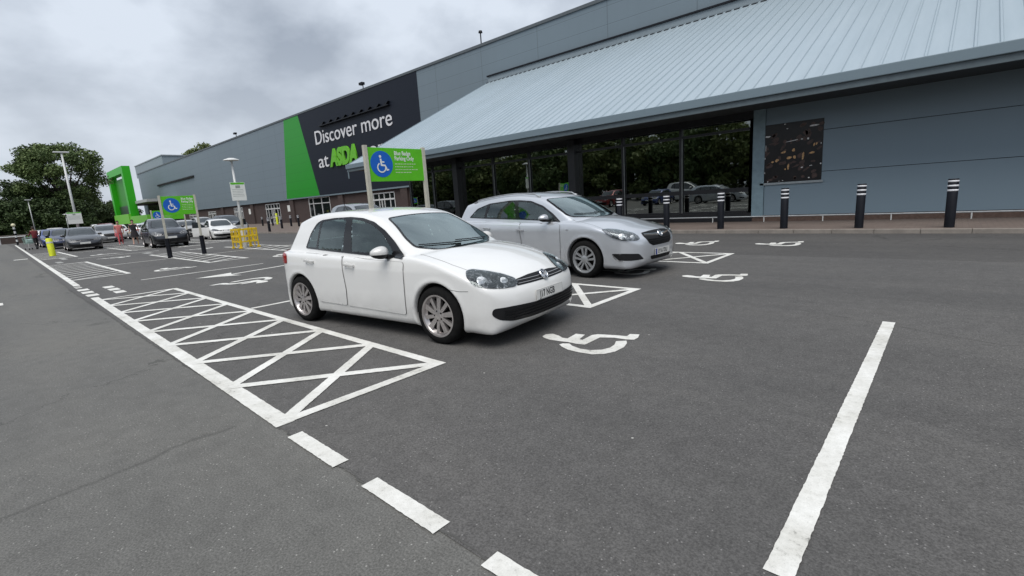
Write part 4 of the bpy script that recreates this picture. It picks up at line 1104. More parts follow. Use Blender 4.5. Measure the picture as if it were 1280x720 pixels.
# brick ground floor with openings, set back a little
BY = MY + .25
opens = [(-110.0, -105.4, .1, 2.8, 'door'), (-95.4, -91.2, .1, 3.05, 'door'), (-81.2, -75.8, .1, 3.1, 'door'), (-66.1, -60.1, .75, 3.35, 'win'), (-50.7, -45.5, .1, 3.1, 'door'), (-123, -118, .1, 2.8, 'door'), (-40.5, -38.4, .1, 3.2, 'win')]
mb = MB(); xs = sorted(opens); x = -140.0
for a, b_, z0, z1, k in xs:
    mb.box(x, a, BY, 60, 0, 3.5)
    mb.box(a, b_, BY, 60, z1, 3.5)
    if z0 > .2: mb.box(a, b_, BY, 60, 0, z0)
    x = b_
mb.box(x, 40, BY, 60, 0, 3.5); S(mb.build('brick_wall', BRICK))
mb = MB(); mb.box(-162, -140, MY + .02, 60, 0, 3.5); S(mb.build('side_wall', CLAD))
for x in (-101, -86.5, -71.2, -57, -43.5): S(MB().box(x - .6, x + .6, MY + .02, BY + .1, 0, 3.5).build('brick_pier', BRICK))
for a, b_, z0, z1, k in opens:
    fr = MB(); w = .11; y0, y1 = BY - .03, BY + .09
    fr.box(a, b_, y0, y1, z1 - w, z1 + .01); fr.box(a, b_, y0 + .004, y1, z0, z0 + w * .8)
    if k == 'door': posts = [a + w / 2, a + (b_ - a) * .18, a + (b_ - a) * .40, a + (b_ - a) * .60, a + (b_ - a) * .82, b_ - w / 2]
    else: posts = [a + w / 2, a + (b_ - a) * .22, a + (b_ - a) * .62, b_ - w / 2]
    for xx in posts: fr.box(xx - w / 2, xx + w / 2, y0 + .008, y1, z0, z1)
    if k == 'door':
        m0, m1 = posts[2], posts[3]; fr.box(a, b_, y0 - .012, y1, 2.25, 2.42); fr.box(m0, m1, y0 + .012, y1, .95, 1.1); fr.box((m0 + m1) / 2 - .06, (m0 + m1) / 2 + .06, y0 - .004, y1, z0, 2.3)
    else: fr.box(a, b_, y0 - .004, y1, z1 - .85, z1 - .75)
    f = S(fr.build('entrance_door' if k == 'door' else 'window', WHITE))
    gl = MB().box(a + .02, b_ - .02, BY + .05, BY + .06, z0 + .02, z1 - .02).build('pane', plain('dark_window_glass', (.012, .016, .017), .06, spec=.8), f); gl.matrix_parent_inverse = Matrix.Translation((60, -31, 0)) if False else Matrix.Identity(4)
for x in (-88.1, -72.7, -57.4):
    mb = MB(); mb.box(x - .45, x + .45, BY - .03, BY - .004, 1.75, 2.65); S(mb.build('notice_board', SIGNW))
# block above the roof at the far end
mb = MB(); mb.box(-174, -144, 33, 62, 14.1, 17.3); S(mb.build('upper_storey', CLAD3))
mb = MB(); mb.box(-174.2, -143.8, 32.9, 62.2, 17.3, 17.55); S(mb.build('upper_storey_trim', plain('upper_trim', (.26, .29, .31), .5)))
mb = MB(); mb.box(-172, -150, 32.9, 33.001, 14.5, 14.95); S(mb.build('upper_storey_slot', DARK))
mb = MB(); mb.box(-158, -128, 25.2, 31, 5.9, 6.5); S(mb.build('entrance_canopy', plain('canopy_white', (.42, .43, .43), .5)))
mb = MB(); mb.box(-150, -128, 29.5, 30.9, .1, 5.88); S(mb.build('entrance_lobby', plain('lobby_dark', (.02, .025, .028), .15, spec=.8)))
# lean-to: wall, glazing, roof
LX0, LX1, GX0, GX1, LY, EY = -29.8, 16.0, -25.9, -5.45, 19.0, 17.0
mb = MB()
for z0, z1 in ((.31, 1.705), (1.72, 3.03), (3.045, 4.36)):
    for x0, x1 in ((-5.02, 6.0), (6.012, 16.0)): mb.cbox(x0, x1, LY, LY + .1, z0, z1, .004)
S(mb.build('wall_panel', CLAD2))
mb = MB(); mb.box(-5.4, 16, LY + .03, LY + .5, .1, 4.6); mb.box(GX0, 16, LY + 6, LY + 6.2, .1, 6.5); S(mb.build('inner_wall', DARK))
mb = MB(); mb.cbox(-5.42, -5.03, LY - .05, LY + .12, .29, 4.36, .006); S(mb.build('corner_post', plain('corner_trim', (.20, .285, .33), .4)))
mb = MB(); mb.box(-5.4, 16, LY + .012, LY + .03, .1, .30); S(mb.build('brick_plinth', plain('plinth_brick', (.12, .08, .065), .9, var=.25, scale=12)))
mb = MB(); mb.box(GX0, GX0 + .2, LY + .1, MY, .1, 5.15); S(mb.build('end_wall', BRICK))
mb = MB(); mb.box(GX0, -5.4, LY - .04, LY + .25, .1, .42); mb.box(GX0, -5.4, LY, LY + .2, 3.72, 4.3); mb.box(GX0, -5.4, LY + 5.8, LY + 6.0, .1, 4.4); mb.box(GX0, -5.4, LY + .2, LY + 6, .08, .13); S(mb.build('glazing_base', BLKFRAME))
mull = [-5.50, -8.06, -10.6, -13.1, -15.85, -18.37, -21.17, -23.5, -25.85]
for i, (xb, xa) in enumerate(zip(mull[:-1], mull[1:])):
    fr = MB(); fr.box(xa - .05, xa + .05, LY - .06, LY + .14, .42, 3.74); fr.box(xa + .05, xb - .05, LY - .03, LY + .1, 3.34, 3.43); fr.box(xa + .05, xb - .05, LY - .03, LY + .1, .425, .50)
    if i < 4: fr.box(xa + .05, xb - .05, LY - .025, LY + .1, 1.18, 1.34)
    if i in (2, 5): fr.box(xa - .19, xa + .19, LY - .3, LY + .2, .1, 3.95)
    f = S(fr.build('window', BLKFRAME))
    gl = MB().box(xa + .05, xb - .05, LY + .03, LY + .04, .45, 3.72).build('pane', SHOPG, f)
    MB().box(xa + .052, xa + .072, LY - .055, LY - .035, .46, 3.34).build('frame_edge', plain('bright_edge_trim', (.30, .32, .32), .35, .4), f)
mb = MB()   # dim fittings behind the glass
random.seed(3)
for k in range(9):
    x = random.uniform(-25, -7); w_ = random.uniform(.5, 1.6); mb.box(x, x + w_, LY + 2 + k * .2, LY + 3 + k * .2, .13, random.uniform(.9, 1.9))
for x in (-7.6, -12.2, -17, -22): mb.box(x, x + .3, LY + 1.5, LY + 1.8, .13, 4.3)
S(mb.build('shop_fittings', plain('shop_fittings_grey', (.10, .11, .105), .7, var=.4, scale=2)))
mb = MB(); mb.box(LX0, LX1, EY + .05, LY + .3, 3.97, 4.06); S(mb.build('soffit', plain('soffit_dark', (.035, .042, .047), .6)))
mb = MB(); mb.cbox(LX0, LX1, EY - .13, EY + .05, 4.08, 4.36, .02); S(mb.build('gutter', FASC))
mb = MB(); mb.box(LX0 + .02, LX1, EY - .06, EY + .05, 3.90, 4.08); S(mb.build('fascia', plain('fascia_dark', (.10, .13, .145), .5)))
# ribbed roof: profile across X swept up the slope
ZE, ZT = 4.34, 11.2
def ry(t): return EY + (MY - .12 - EY) * t
def rz_(t): return ZE + (ZT - ZE) * t
pv = []; pitch = .461; x = LX0
while x < LX1 - .05:
    pv += [(x, 0), (x + pitch - .085, 0), (x + pitch - .062, .042), (x + pitch - .022, .042)]; x += pitch
pv.append((x, 0))
nrm = Vector((0, -(ZT - ZE), MY - .12 - EY)).normalized()
vs = []
ts = (0, .25, .5, .75, 1)
for t in ts:
    for (xx, h) in pv: vs.append((xx, ry(t) + nrm.y * h, rz_(t) + nrm.z * h))
n = len(pv); fs = [(j * n + i, j * n + i + 1, (j + 1) * n + i + 1, (j + 1) * n + i) for j in range(len(ts) - 1) for i in range(n - 1)]
mb = MB(); mb.add(vs, fs); S(mb.build('ribbed_roof', ROOF))
mb = MB(); x = LX0; k = 0
while x < LX1 - .05:
    xa = x + pitch - .055
    if k % 3 != 2 : mb.box(xa - .022, xa + .022, EY - .02, EY + .012, ZE + .004, ZE + .034)
    mb.box(x + .02, x + pitch - .12, ry(.985) - .02, ry(.985) + .02, rz_(.985) + .002, rz_(.985) + .05)
    x += pitch; k += 1
S(mb.build('rib_closers', BLK))
mb = MB(); mb.box(LX0 + .1, LX1, MY - .16, MY - .002, ZT - .02, ZT + .42); S(mb.build('ridge_flashing', CLAD3))
mb = MB(); mb.box(LX0 + .05, LX1, MY - .26, MY - .002, ZT + .42, ZT + .52); S(mb.build('ridge_trim', BLK))
vs = []; 
for t in (0, 1):
    vs += [(LX0 - .05, ry(t) - .02, rz_(t) + .02), (LX0 + .04, ry(t) - .02, rz_(t) + .02), (LX0 + .04, ry(t), rz_(t) - .32), (LX0 - .05, ry(t), rz_(t) - .32)]
mb = MB(); mb.add(vs, [(0, 1, 5, 4), (1, 2, 6, 5), (2, 3, 7, 6), (3, 0, 4, 7), (0, 3, 2, 1), (4, 5, 6, 7)]); S(mb.build('verge_trim', FASC))
mb = MB(); mb.tube((-29.68, EY - .02, 4.08), (-29.68, EY - .02, 3.48), .05); S(mb.build('downpipe_stub', FASC))
mb = MB(); mb.box(40, 40.1, 19, 31, 0, 3.4); mb.box(LX1 - .1, LX1, LY + .1, MY, .1, 4.3); S(mb.build('far_end_wall', CLAD2))
# poster window
pst = MB().box(-5.09, -3.29, LY - .012, LY - .002, 1.44, 3.41).build('poster_panel', plain('poster_dark', (.008, .006, .007), .3, var=.6, scale=3)); S(pst)
mb = MB(); mb.box(-5.16, -3.24, LY - .05, LY - .003, 1.37, 1.44); o = mb.build('poster_sill', plain('sill_grey', (.30, .34, .36), .5), pst)
random.seed(12)
def blots(specs, mat, nm):
    mb = MB()
    for (u, v, w_, h_, a) in specs:
        cx, cz = -5.09 + 1.8 * u, 1.44 + 1.97 * v; pts = []
        for k in range(9):
            t = 2 * math.pi * k / 9; r = random.uniform(.7, 1.15); dx, dz = w_ * r * math.cos(t), h_ * r * math.sin(t)
            pts.append((cx + dx * math.cos(a) - dz * math.sin(a), LY - .0155, cz + dx * math.sin(a) + dz * math.cos(a)))
        mb.add(pts, [tuple(range(9))])
    mb.build(nm, mat, pst)
blots([(.17, .36, .05, .03, .2), (.25, .38, .07, .05, .5), (.36, .51, .09, .035, .35), (.53, .53, .06, .05, .5), (.46, .41, .09, .05, .2), (.55, .41, .05, .05, 0), (.45, .26, .035, .11, -.1), (.69, .42, .035, .15, -.12), (.40, .22, .03, .03, 0), (.83, .46, .08, .035, .2), (.86, .59, .025, .06, -.3), (.90, .60, .02, .06, -.3)], plain('poster_amber', (.60, .36, .16), .5, var=.5, scale=14), 'poster_print')
blots([(.08, .80, .09, .03, .05), (.84, .90, .15, .028, .06), (.50, .69, .20, .013, .12), (.66, .70, .03, .02, 0), (.76, .70, .03, .035, .3), (.37, .98, .03, .02, 0), (.41, .90, .035, .014, 0), (.05, .60, .012, .12, 0), (.04, .43, .02, .035, 0), (.04, .18, .02, .03, 0), (.98, .27, .02, .03, 0), (.97, .60, .012, .03, 0), (.82, .25, .05, .014, .2), (.68, .23, .03, .02, .3), (.80, .05, .03, .02, 0), (.36, .03, .02, .015, 0), (.10, .02, .02, .015, 0), (.30, .02, .015, .012, 0)], plain('poster_white', (.7, .7, .7), .5, var=.4, scale=14), 'poster_print')
random.seed(5)
blots([(random.random() * .92 + .04, random.random() * .9 + .05, random.uniform(.04, .15), random.uniform(.03, .1), random.random()) for _ in range(46)], plain('poster_maroon', (.062, .036, .030), .5, var=.5, scale=8), 'poster_print')
bpy.data.objects['poster_print.002'].location.y = .001
for x, zt, kind in ((-49.0, 14.42, 'a'), (-88.1, 14.42, 'a'), (-30.4, 14.42, 'b')):
    mb = MB()
    if kind == 'a': mb.tube((x, MY + .05, zt), (x, MY + .05, zt + .5), .05); mb.cbox(x - .3, x + .35, MY - .3, MY + .1, zt + .35, zt + .62, .04)
    else: mb.tube((x, MY + .05, zt), (x, MY + .05, zt + .85), .05); mb.lathe([(0, 0), (.18, .02), (.14, .18), (0, .2)], 12, Matrix.Translation((x, MY + .05, zt + .85)))
    S(mb.build('roof_floodlight' if kind == 'a' else 'roof_vent', BLK))
# kick rail along the wall foot
rl = empty('kick_rail', (0, 18.7, .1), 0, 'low pale tubular rail running along the foot of the shop wall and glazing', 'rail')
MB().tube((-25.5, 0, .19), (14, 0, .19), .022).build('rail', plain('rail_grey_white', (.45, .47, .48), .5), rl, smooth=True)
x = -24.5
while x < 14:
    if not (-6.6 < x < -5.9): MB().tube((x, 0, 0), (x, 0, .19), .018, n=8).build('post', WHITE, rl)
    x += 1.78
# green entrance frame
gf = empty('entrance_frame', (-149, 24, 0), 0, 'tall bright green box frame standing over the store entrance at the far end', 'frame')
G2 = cladding('frame_green', (.03, .42, .008), None, .45, var=.03)
mb = MB(); mb.box(7.6, 9.4, 0, 1.5, 0, 14.45); mb.box(-9.6, -7.6, 0, 1.5, 0, 14.45); mb.box(-7.6, 7.6, 0, 1.5, 12.9, 14.45); mb.build('portal', G2, gf)
MB().box(-7.6, 7.6, 1.0, 1.2, 5.8, 12.2).build('back_panel', cladding('frame_green_dark', (.03, .27, .012), 1.2, .5), gf)
MB().box(-7.6, 7.6, .9, 1.3, 0, 5.8).build('lower_screen', plain('frame_dark_infill', (.015, .04, .015), .4), gf)
mb = MB(); mb.box(-8, 9.3, -.5, -.01, 1.5, 3.7); mb.box(9.41, 26, -.3, .5, 1.5, 3.1); mb.build('banner_band', plain('band_green', (.16, .52, .04), .5, var=.05), gf)
mb = MB(); 
for x in (-6, 0, 6, 14, 24): mb.tube((x, -.2, 0), (x, -.2, 1.5), .12, n=8)
mb.build('support_leg', GALV, gf)
# ------------------------------------------------------------------ bollards
def bollard(x, y, label, h=1.17, lean=(0, 0), group='black bollards with white bands along the shop kerb', near=True, z=.1):
    b = empty('bollard', (x, y, z), 0, label, 'bollard', group, tilt=lean)
    n = 28 if near else 12; r = .102
    MB().lathe([(0, h), (r * .93, h), (r, h - .012), (r, 0)], n).build('post', BLK, b, angle=40)
    mb = MB()
    for k, (a, c) in enumerate(((h - .078, h - .038), (h - .186, h - .146), (h - .294, h - .254))):
        mb = MB().lathe([(r, a), (r + .0025, a + .001), (r + .0025, c - .001), (r, c)], n); mb.build('reflective_band', plain('band_white', (.74, .75, .78), .35), b, smooth=True)
    return b
bl = ['rightmost black bollard with white bands, nearest the right edge of the picture', 'black banded bollard second from the right, in front of the plain blue-grey wall', 'black banded bollard below the dark boarded poster on the wall', 'black banded bollard in front of the right end of the dark glazing', 'black banded bollard just behind the nose of the silver estate car', 'black banded bollard mostly hidden behind the bonnet of the silver estate', 'black banded bollard hidden behind the windscreen of the silver estate', 'black banded bollard hidden behind the rear of the silver estate']
for i, lb in enumerate(bl): bollard(-.02 - 1.815 * i, 15.95, lb, lean=(0, R_(.6 if i == 1 else 0)))
far_b = [(-41.5, 16.0, 'far black bollard nearest the white estate behind the hatchback'), (-47.5, 19.5, 'far black bollard right of the lamp post with the yellow guard'), (-49.4, 22.0, 'far black bollard left of the pair by the white framed window'), (-52.6, 22.6, 'far black bollard right of the yellow bollard by the doors'), (-62.5, 24.6, 'far black bollard in front of the brick wall beside the doors'), (-66.2, 24.8, 'distant black bollard left of the yellow bollard by the doors'), (-44.8, 22.0, 'far black bollard right of the pair by the white framed window')]
for x, y, lb in far_b: bollard(x, y, lb, near=False, group='far black bollards near the store doors')
def ybollard(x, y, label, lean, h=.98, z=0):
    b = empty('yellow_bollard', (x, y, z), 0, label, 'bollard', None, tilt=lean)
    mb = MB(); mb.lathe([(0, h), (.12, h), (.145, h - .04), (.145, .0)], 16); mb.build('sleeve', LIME, b, angle=40)
    MB().lathe([(.146, h * .72), (.15, h * .72), (.15, h * .80), (.146, h * .80)], 16).build('reflective_band', WHITE, b)
    return b
ybollard(-36.7, 2.48, 'bright yellow bollard leaning at the end of the hatched bay by the far cars', (0, R_(-6)))
ybollard(-68.5, 27.6, 'yellow bollard standing by the white framed store doors', (0, 0), 1.5, .1)
# ------------------------------------------------------------------ green disabled parking signs
def isa_sign(mb, cx, cz, r, x):
    """small wheelchair figure, drawn in the (y, z) plane facing +x"""
    xx = [x]
    def q(pts): xx[0] += .00025; mb.add([(xx[0], cx + a * r, cz + b_ * r) for a, b_ in pts], [tuple(range(len(pts)))])
    def bar(p, p2, w):
        p, p2 = Vector(p), Vector(p2); d = (p2 - p).normalized(); n = Vector((-d.y, d.x)) * w; q([p + n, p - n, p2 - n, p2 + n])
    q([(-.10 + .11 * math.cos(t), .62 + .11 * math.sin(t)) for t in np.linspace(0, 2 * math.pi, 13)[:-1]])
    bar((-.08, .46), (-.04, -.06), .07); bar((-.08, .22), (.24, .20), .05); bar((-.08, -.03), (.30, -.06), .065); bar((.27, -.03), (.44, -.44), .06); bar((.42, -.42), (.60, -.36), .05)
    for k in range(15):
        a0 = R_(115 + k * 16.5); a1 = R_(115 + (k + 1) * 16.5)
        P = [(-.06 + rr * math.cos(a), -.22 + rr * math.sin(a)) for a, rr in ((a0, .40), (a1, .40), (a1, .30), (a0, .30))]; q(P)
def badge_sign(x, y0, y1, ztop, zbot, label, near=True, rz=0):
    s = empty('parking_sign', (x, (y0 + y1) / 2, 0), rz, label, 'sign', 'green blue-badge parking signs'); w = (y1 - y0) / 2
    MB().cbox(-.012, .012, -w + .02, w - .02, zbot, ztop, .004).build('sign_panel', SIGNG, s)
    r = (ztop - zbot) * .39; cy = -w + .06 + r * 1.08; cz = (ztop + zbot) / 2 + .01
    M = Matrix.Translation((.0125, cy, cz)) @ Matrix.Rotation(R_(90), 4, 'Y')
    MB().lathe([(0, .004), (r, .004), (r, 0)], 36, M).build('blue_disc', SIGNB, s)
    mb = MB(); isa_sign(mb, cy, cz - r * .05, r, .0185); mb.build('wheelchair_figure', SIGNW, s)
    k = (ztop - zbot) / .64; Mt = lambda yy, zz: Matrix.Translation((.0135, yy, zz)) @ Matrix.Rotation(R_(90), 4, 'Z') @ Matrix.Rotation(R_(90), 4, 'X')
    tx = cy + r * 1.22
    for body, zz in (('Blue Badge', ztop - .135 * k), ('Parking Only', ztop - .235 * k)):
        to = text_obj('sign_lettering', body, .112 * k, SIGNW, s, Mt(tx, zz), .0008, offset=.002); wt = max(v.co.y for v in to.data.vertices) - tx; fit = min(.80, (w - .075 - tx) / wt)
        for v in to.data.vertices: v.co.y = tx + (v.co.y - tx) * fit
    mb = MB()
    for i, L in enumerate((.50, .44, .54, .36)):
        zz = ztop - (.315 + .055 * i) * k; yy = tx; random.seed(i + 2)
        while yy < min(tx + L * k, w - .12):
            ww = random.uniform(.02, .06) * k; mb.box(.0125, .0140, yy, yy + ww, zz, zz + .018 * k); yy += ww + .014 * k
    mb.build('small_print', plain('sign_white_small', (.45, .62, .35), .5), s)
    for yy in (-w, w):
        p = MB(); p.cbox(-.035, .035, yy - .038, yy + .038, 0, ztop + .035, .006); po = p.build('post', POSTC, s)
        MB().lathe([(0, .80), (.085, .80), (.085, .0)], 14, Matrix.Translation((0, yy, 0))).build('post_sleeve', BLK, po)
    return s
badge_sign(-8.3, 5.14, 6.50, 2.615, 1.975, 'green sign with large blue wheelchair disc standing behind the two nearest cars')
badge_sign(-23.5, 5.03, 6.26, 2.47, 1.72, 'green sign with blue wheelchair disc in front of the dark off-roader, black post feet')
badge_sign(-40.0, 7.96, 9.85, 2.24, 1.60, 'smaller distant green sign seen behind the other green sign, beside the dark off-roader', False)
# ------------------------------------------------------------------ lamp posts
def lamp_post(x, y, h, label, r=.07, disc=True, sign=None, mat=WHITE, group='lamp posts of the car park'):
    s = empty('lamp_post', (x, y, 0), 0, label, 'lamp post', group)
    MB().tube((0, 0, 0), (0, 0, h), r, r * .6, 14).build('pole', mat, s, smooth=True)
    MB().tube((0, 0, 0), (0, 0, .9), r * 1.6, n=14).build('pole_base', mat, s, angle=40)
    if disc: MB().lathe([(0, h + .10), (.12, h + .09), (.32, h + .02), (.34, h - .01), (.10, h - .05), (0, h - .05)], 24).build('lamp_head', mat, s, angle=40)
    else: MB().cbox(-.15, .15, -.55 * r / .12, .55 * r / .12, h - .04, h + .08, .03).build('lamp_head', mat, s)
    return s
def notice(s, y0, y1, z0, z1, rz, label, marks_=True, x=None):
    loc = s.location
    n = empty('notice_sign', (loc.x + .12, loc.y, 0), rz, label, 'sign')
    MB().cbox(-.01, .01, y0, y1, z0, z1, .004).build('sign_panel', SIGNW, n)
    MB().box(.0105, .012, y0 + .02, y1 - .02, z1 - .10, z1 - .01).build('green_header', SIGNG, n)
    mb = MB(); mb.box(.0105, .0125, (y0 + y1) / 2 - .10, (y0 + y1) / 2 + .10, z1 - .27, z1 - .14)
    random.seed(4)
    for i in range(5): mb.box(.0105, .0115, y0 + .06, y1 - random.uniform(.06, .2), z1 - .34 - i * .075, z1 - .325 - i * .075)
    mb.build('notice_print', plain('notice_print_grey', (.30, .33, .30), .6), n)
    MB().box(-.04, -.011, -.04, .04, z0 + .1, z0 + .16).build('bracket', GALV, n)
    return n
lp = lamp_post(-25.0, 8.42, 4.08, 'white lamp post with round flat head rising out of the yellow plastic guard')
notice(lp, -.27, .36, 2.22, 3.06, R_(0), 'white notice with green header fixed to the round headed lamp post')
lp2 = lamp_post(-60, 6.2, 8.2, 'tall white lamp post in front of the big round tree', .12, False)
notice(lp2, -.62, .42, 1.80, 2.85, 0, 'white notice on the tall lamp post by the big tree')
lamp_post(-80, 4.42, 4.95, 'short thin grey lamp post in front of the dark trees at far left', .06, False, mat=GALV)
lamp_post(-90, 8.3, 3.3, 'small distant grey post with a flat head between the parked cars and trees', .07, True, mat=GALV)
# zebra-banded pole at the road end
s = empty('banded_pole', (-75, 2.55, 0), 0, 'black and white banded pole with a pale globe at the end of the lane', 'pole')
MB().tube((0, 0, 0), (0, 0, 2.0), .09, n=12).build('pole', BLK, s)
for k in range(4): MB().tube((0, 0, .35 + k * .45), (0, 0, .58 + k * .45), .093, n=12).build('white_band', WHITE, s)
MB().lathe([(0, .0), (.14, .05), (.2, .18), (.14, .32), (0, .38)], 14, Matrix.Translation((0, 0, 1.95))).build('globe', plain('globe_cream', (.66, .62, .42), .4), s, smooth=True)
# yellow plastic guard round the lamp post
g = empty('plastic_guard', (-24.55, 8.42, 0), R_(4), 'yellow slatted plastic barrier wrapped around the foot of the lamp post', 'barrier')
for sx, sy, rz in ((0, -.42, 0), (0, .42, 0), (-.42, 0, 90), (.42, 0, 90)):
    M = Matrix.Translation((sx - .3, sy, 0)) @ Matrix.Rotation(R_(rz), 4, 'Z'); mb = MB()
    for z0, z1 in ((.84, .92), (.52, .60), (.28, .34)): mb.cbox(-.41, .41, -.018, .018, z0, z1, .006, M)
    for xx in (-.39, -.2, 0, .2, .39): mb.cbox(xx - .018, xx + .018, -.018, .018, .06 if abs(xx) > .3 or xx == 0 else .28, .93, .006, M)
    mb.cbox(-.44, -.34, -.06, .06, 0, .07, .01, M); mb.cbox(.34, .44, -.06, .06, 0, .07, .01, M)
    mb.build('guard_panel', YELO, g)
# ------------------------------------------------------------------ cars
white = car_paint('white_car_paint', (.76, .76, .745))
silver = car_paint('silver_car_paint', (.62, .645, .68), .55, .3)
hn = car_type('hatch_near', GOLF, FEAT_H, .019)
build_car('parked_hatchback', hn, white, (-5.31, 3.80, 0), 6.1, 'white five door hatchback parked beside the crosshatched strip, nearest the camera', hero=True, plate='J17 NGB')
en = car_type('estate_near', INSIG, FEAT_E, .024)
build_car('parked_estate', en, silver, (-6.13, 8.05, 0), -1.5, 'silver estate car with roof rails parked in the bay beyond the white hatchback', hero=True, plate='EY16 TDU', euro=True, style='five', badge='creature')
hf = car_type('hatch_far', GOLF, FEAT_H, .05, step=.06)
ef = car_type('estate_far', INSIG, FEAT_E, .055, step=.06)
def tall(x, y, z, k=1.12): return (x * 1.03, y * 1.02, z * k + .04)
def tallspec(sp):
    d = dict(sp); f = lambda q: [(p[0] * 1.03, p[1] * 1.12 + .04, *p[2:]) for p in q]; g_ = lambda q: [(p[0] * 1.02, p[1] * 1.12 + .04, *p[2:]) for p in q]
    d.update(low=f(sp['low']), top=f(sp['top']), sec1=g_(sp['sec1']), sec2=g_(sp['sec2']), plan=[(p[0] * 1.03, p[1] * 1.02) for p in sp['plan']], h=1.72, w=1.83, rw=.35, arch=.40, xf=1.33, xr=-1.33, x0=-2.05, x1=2.26)
    return d
sf = car_type('suv_far', tallspec(GOLF), FEAT_H, .05, T=tall, step=.06)
def cp(nm, c, m=.4): return car_paint(nm, c, m, .35)
navy = cp('navy_paint', (.012, .022, .075)); grey = cp('graphite_paint', (.05, .055, .065)); dark = cp('dark_slate_paint', (.018, .022, .030)); blue = cp('blue_paint', (.03, .06, .22)); red = cp('red_paint', (.25, .012, .012)); lgrey = cp('light_grey_paint', (.30, .31, .32)); gold = cp('pale_champagne_paint', (.42, .41, .39))
GRP = 'cars parked in the far bays'
build_car('parked_suv', sf, cp('grey_silver_paint', (.34, .36, .38), .6), (-20.5, 12.2, 0), 0, 'silver grey tall car with only its roof showing over the white hatchback', GRP, scale=1.03)
audi = build_car('parked_hatchback', hf, white, (-39.0, 11.6, 0), -6, 'white hatchback with both front doors wide open beyond the yellow guard', GRP, scale=.96)
for s_ in (-1, 1):
    hinge = empty('open_door', (.80, s_ * .84, 0), R_(62 * -s_ * -1 if False else (68 if s_ < 0 else -68)) ); hinge.parent = audi
    mb = MB(); mb.cbox(-1.05, 0, -.03, .03, .30, .92, .02); mb.build('door_skin', white, hinge)
    mb = MB(); mb.add([(-1.0, 0, .92), (-.06, 0, .92), (-.62, 0, 1.33), (-.98, 0, 1.36)], [(0, 1, 2, 3)]); mb.build('door_glass', M_['dglass'], hinge)
build_car('parked_suv', sf, dark, (-35.3, 7.45, 0), -3, 'dark blue-black off-roader parked behind the green sign in the middle distance', GRP, scale=1.0)
build_car('parked_hatchback', hf, grey, (-42.7, 4.45, 0), -2, 'dark grey hatchback nearest the lane in the far row, behind the yellow bollard', GRP)
build_car('parked_hatchback', hf, navy, (-50.2, 4.2, 0), 0, 'navy blue hatchback behind the dark grey hatchback by the lane', GRP)
build_car('parked_hatchback', hf, blue, (-56.4, 4.1, 0), 0, 'blue hatchback furthest back in the row along the lane', GRP)
build_car('parked_estate', ef, lgrey, (-55.0, 7.4, 0), 0, 'light grey estate between the dark grey hatchback and the off-roader', GRP)
build_car('parked_estate', ef, gold, (-50.6, 12.4, 0), 0, 'pale champagne estate glimpsed right of the dark off-roader', GRP, scale=.95)
build_car('parked_hatchback', hf, navy, (-52.5, 15.6, 0), 0, 'dark blue hatchback low behind the open door of the white hatchback', GRP)
build_car('parked_suv', sf, dark, (-47.5, 14.9, 0), 4, 'black tall car whose roof shows above the white hatchback with open doors', GRP)
build_car('parked_hatchback', hf, white, (-62, 9.2, 0), 178, 'white hatchback seen from behind in front of the green entrance frame', GRP)
build_car('parked_estate', ef, silver, (-66.5, 12.8, 0), 182, 'silver estate facing away near the foot of the green entrance frame', GRP)
build_car('parked_suv', sf, red, (-69, 9.3, 0), 180, 'dark red tall car showing behind the white roofs at far left', GRP)
build_car('parked_estate', ef, white, (-71, 5.4, 0), 180, 'white estate facing away beside the tall white lamp post', GRP)
build_car('parked_hatchback', hf, lgrey, (-66, 4.3, 0), 180, 'light grey hatchback seen over the roof of the blue hatchback', GRP)
build_car('parked_suv', sf, white, (-76, 9.6, 0), 180, 'white tall car furthest back beneath the dark trees', GRP)
build_car('parked_hatchback', hf, silver, (-78, 5.6, 0), 180, 'silver hatchback furthest left in the distance behind the shopper', GRP)
build_car('parked_suv', sf, gold, (-58, 15.8, 0), 0, 'pale tall car beyond the champagne estate', GRP)
build_car('parked_hatchback', hf, red, (-60.5, 6.6, 0), 0, 'red hatchback between the light grey estate and the tall lamp post', GRP)
build_car('parked_estate', ef, white, (-49.8, 10.0, 0), 0, 'white estate just left of the dark off-roader, behind the two walkers', GRP, scale=.93)
build_car('parked_hatchback', hf, silver, (-57.5, 10.4, 0), 180, 'silver hatchback facing away behind the two walkers', GRP)
build_car('parked_hatchback', hf, white, (-64.5, 7.0, 0), 180, 'white hatchback facing away just right of the tall lamp post', GRP)
# cars in the rows behind the camera, seen mirrored in the shop glass
RG = 'cars across the lane, seen only as reflections in the shop glass'
build_car('parked_estate', ef, silver, (-15.0, -5.0, 0), 0, 'silver estate across the lane, mirrored in the right-hand pane of the shop glass', RG)
build_car('parked_hatchback', hf, blue, (-21.5, -7.0, 0), 90, 'blue hatchback across the lane, mirrored in the shop glass', RG)
build_car('parked_suv', sf, red, (-27.0, -7.5, 0), 90, 'red tall car across the lane, mirrored in the shop glass', RG)
build_car('parked_hatchback', hf, lgrey, (-34, -7, 0), 90, 'light grey hatchback across the lane, mirrored in the shop glass', RG)
build_car('parked_estate', ef, dark, (-41, -7, 0), 90, 'dark estate across the lane, mirrored in the shop glass', RG)
build_car('parked_suv', sf, white, (-20.5, -12, 0), 0, 'tall white car in the second row across the lane, mirrored in the shop glass', RG, scale=(1.15, 1.05, 1.25))
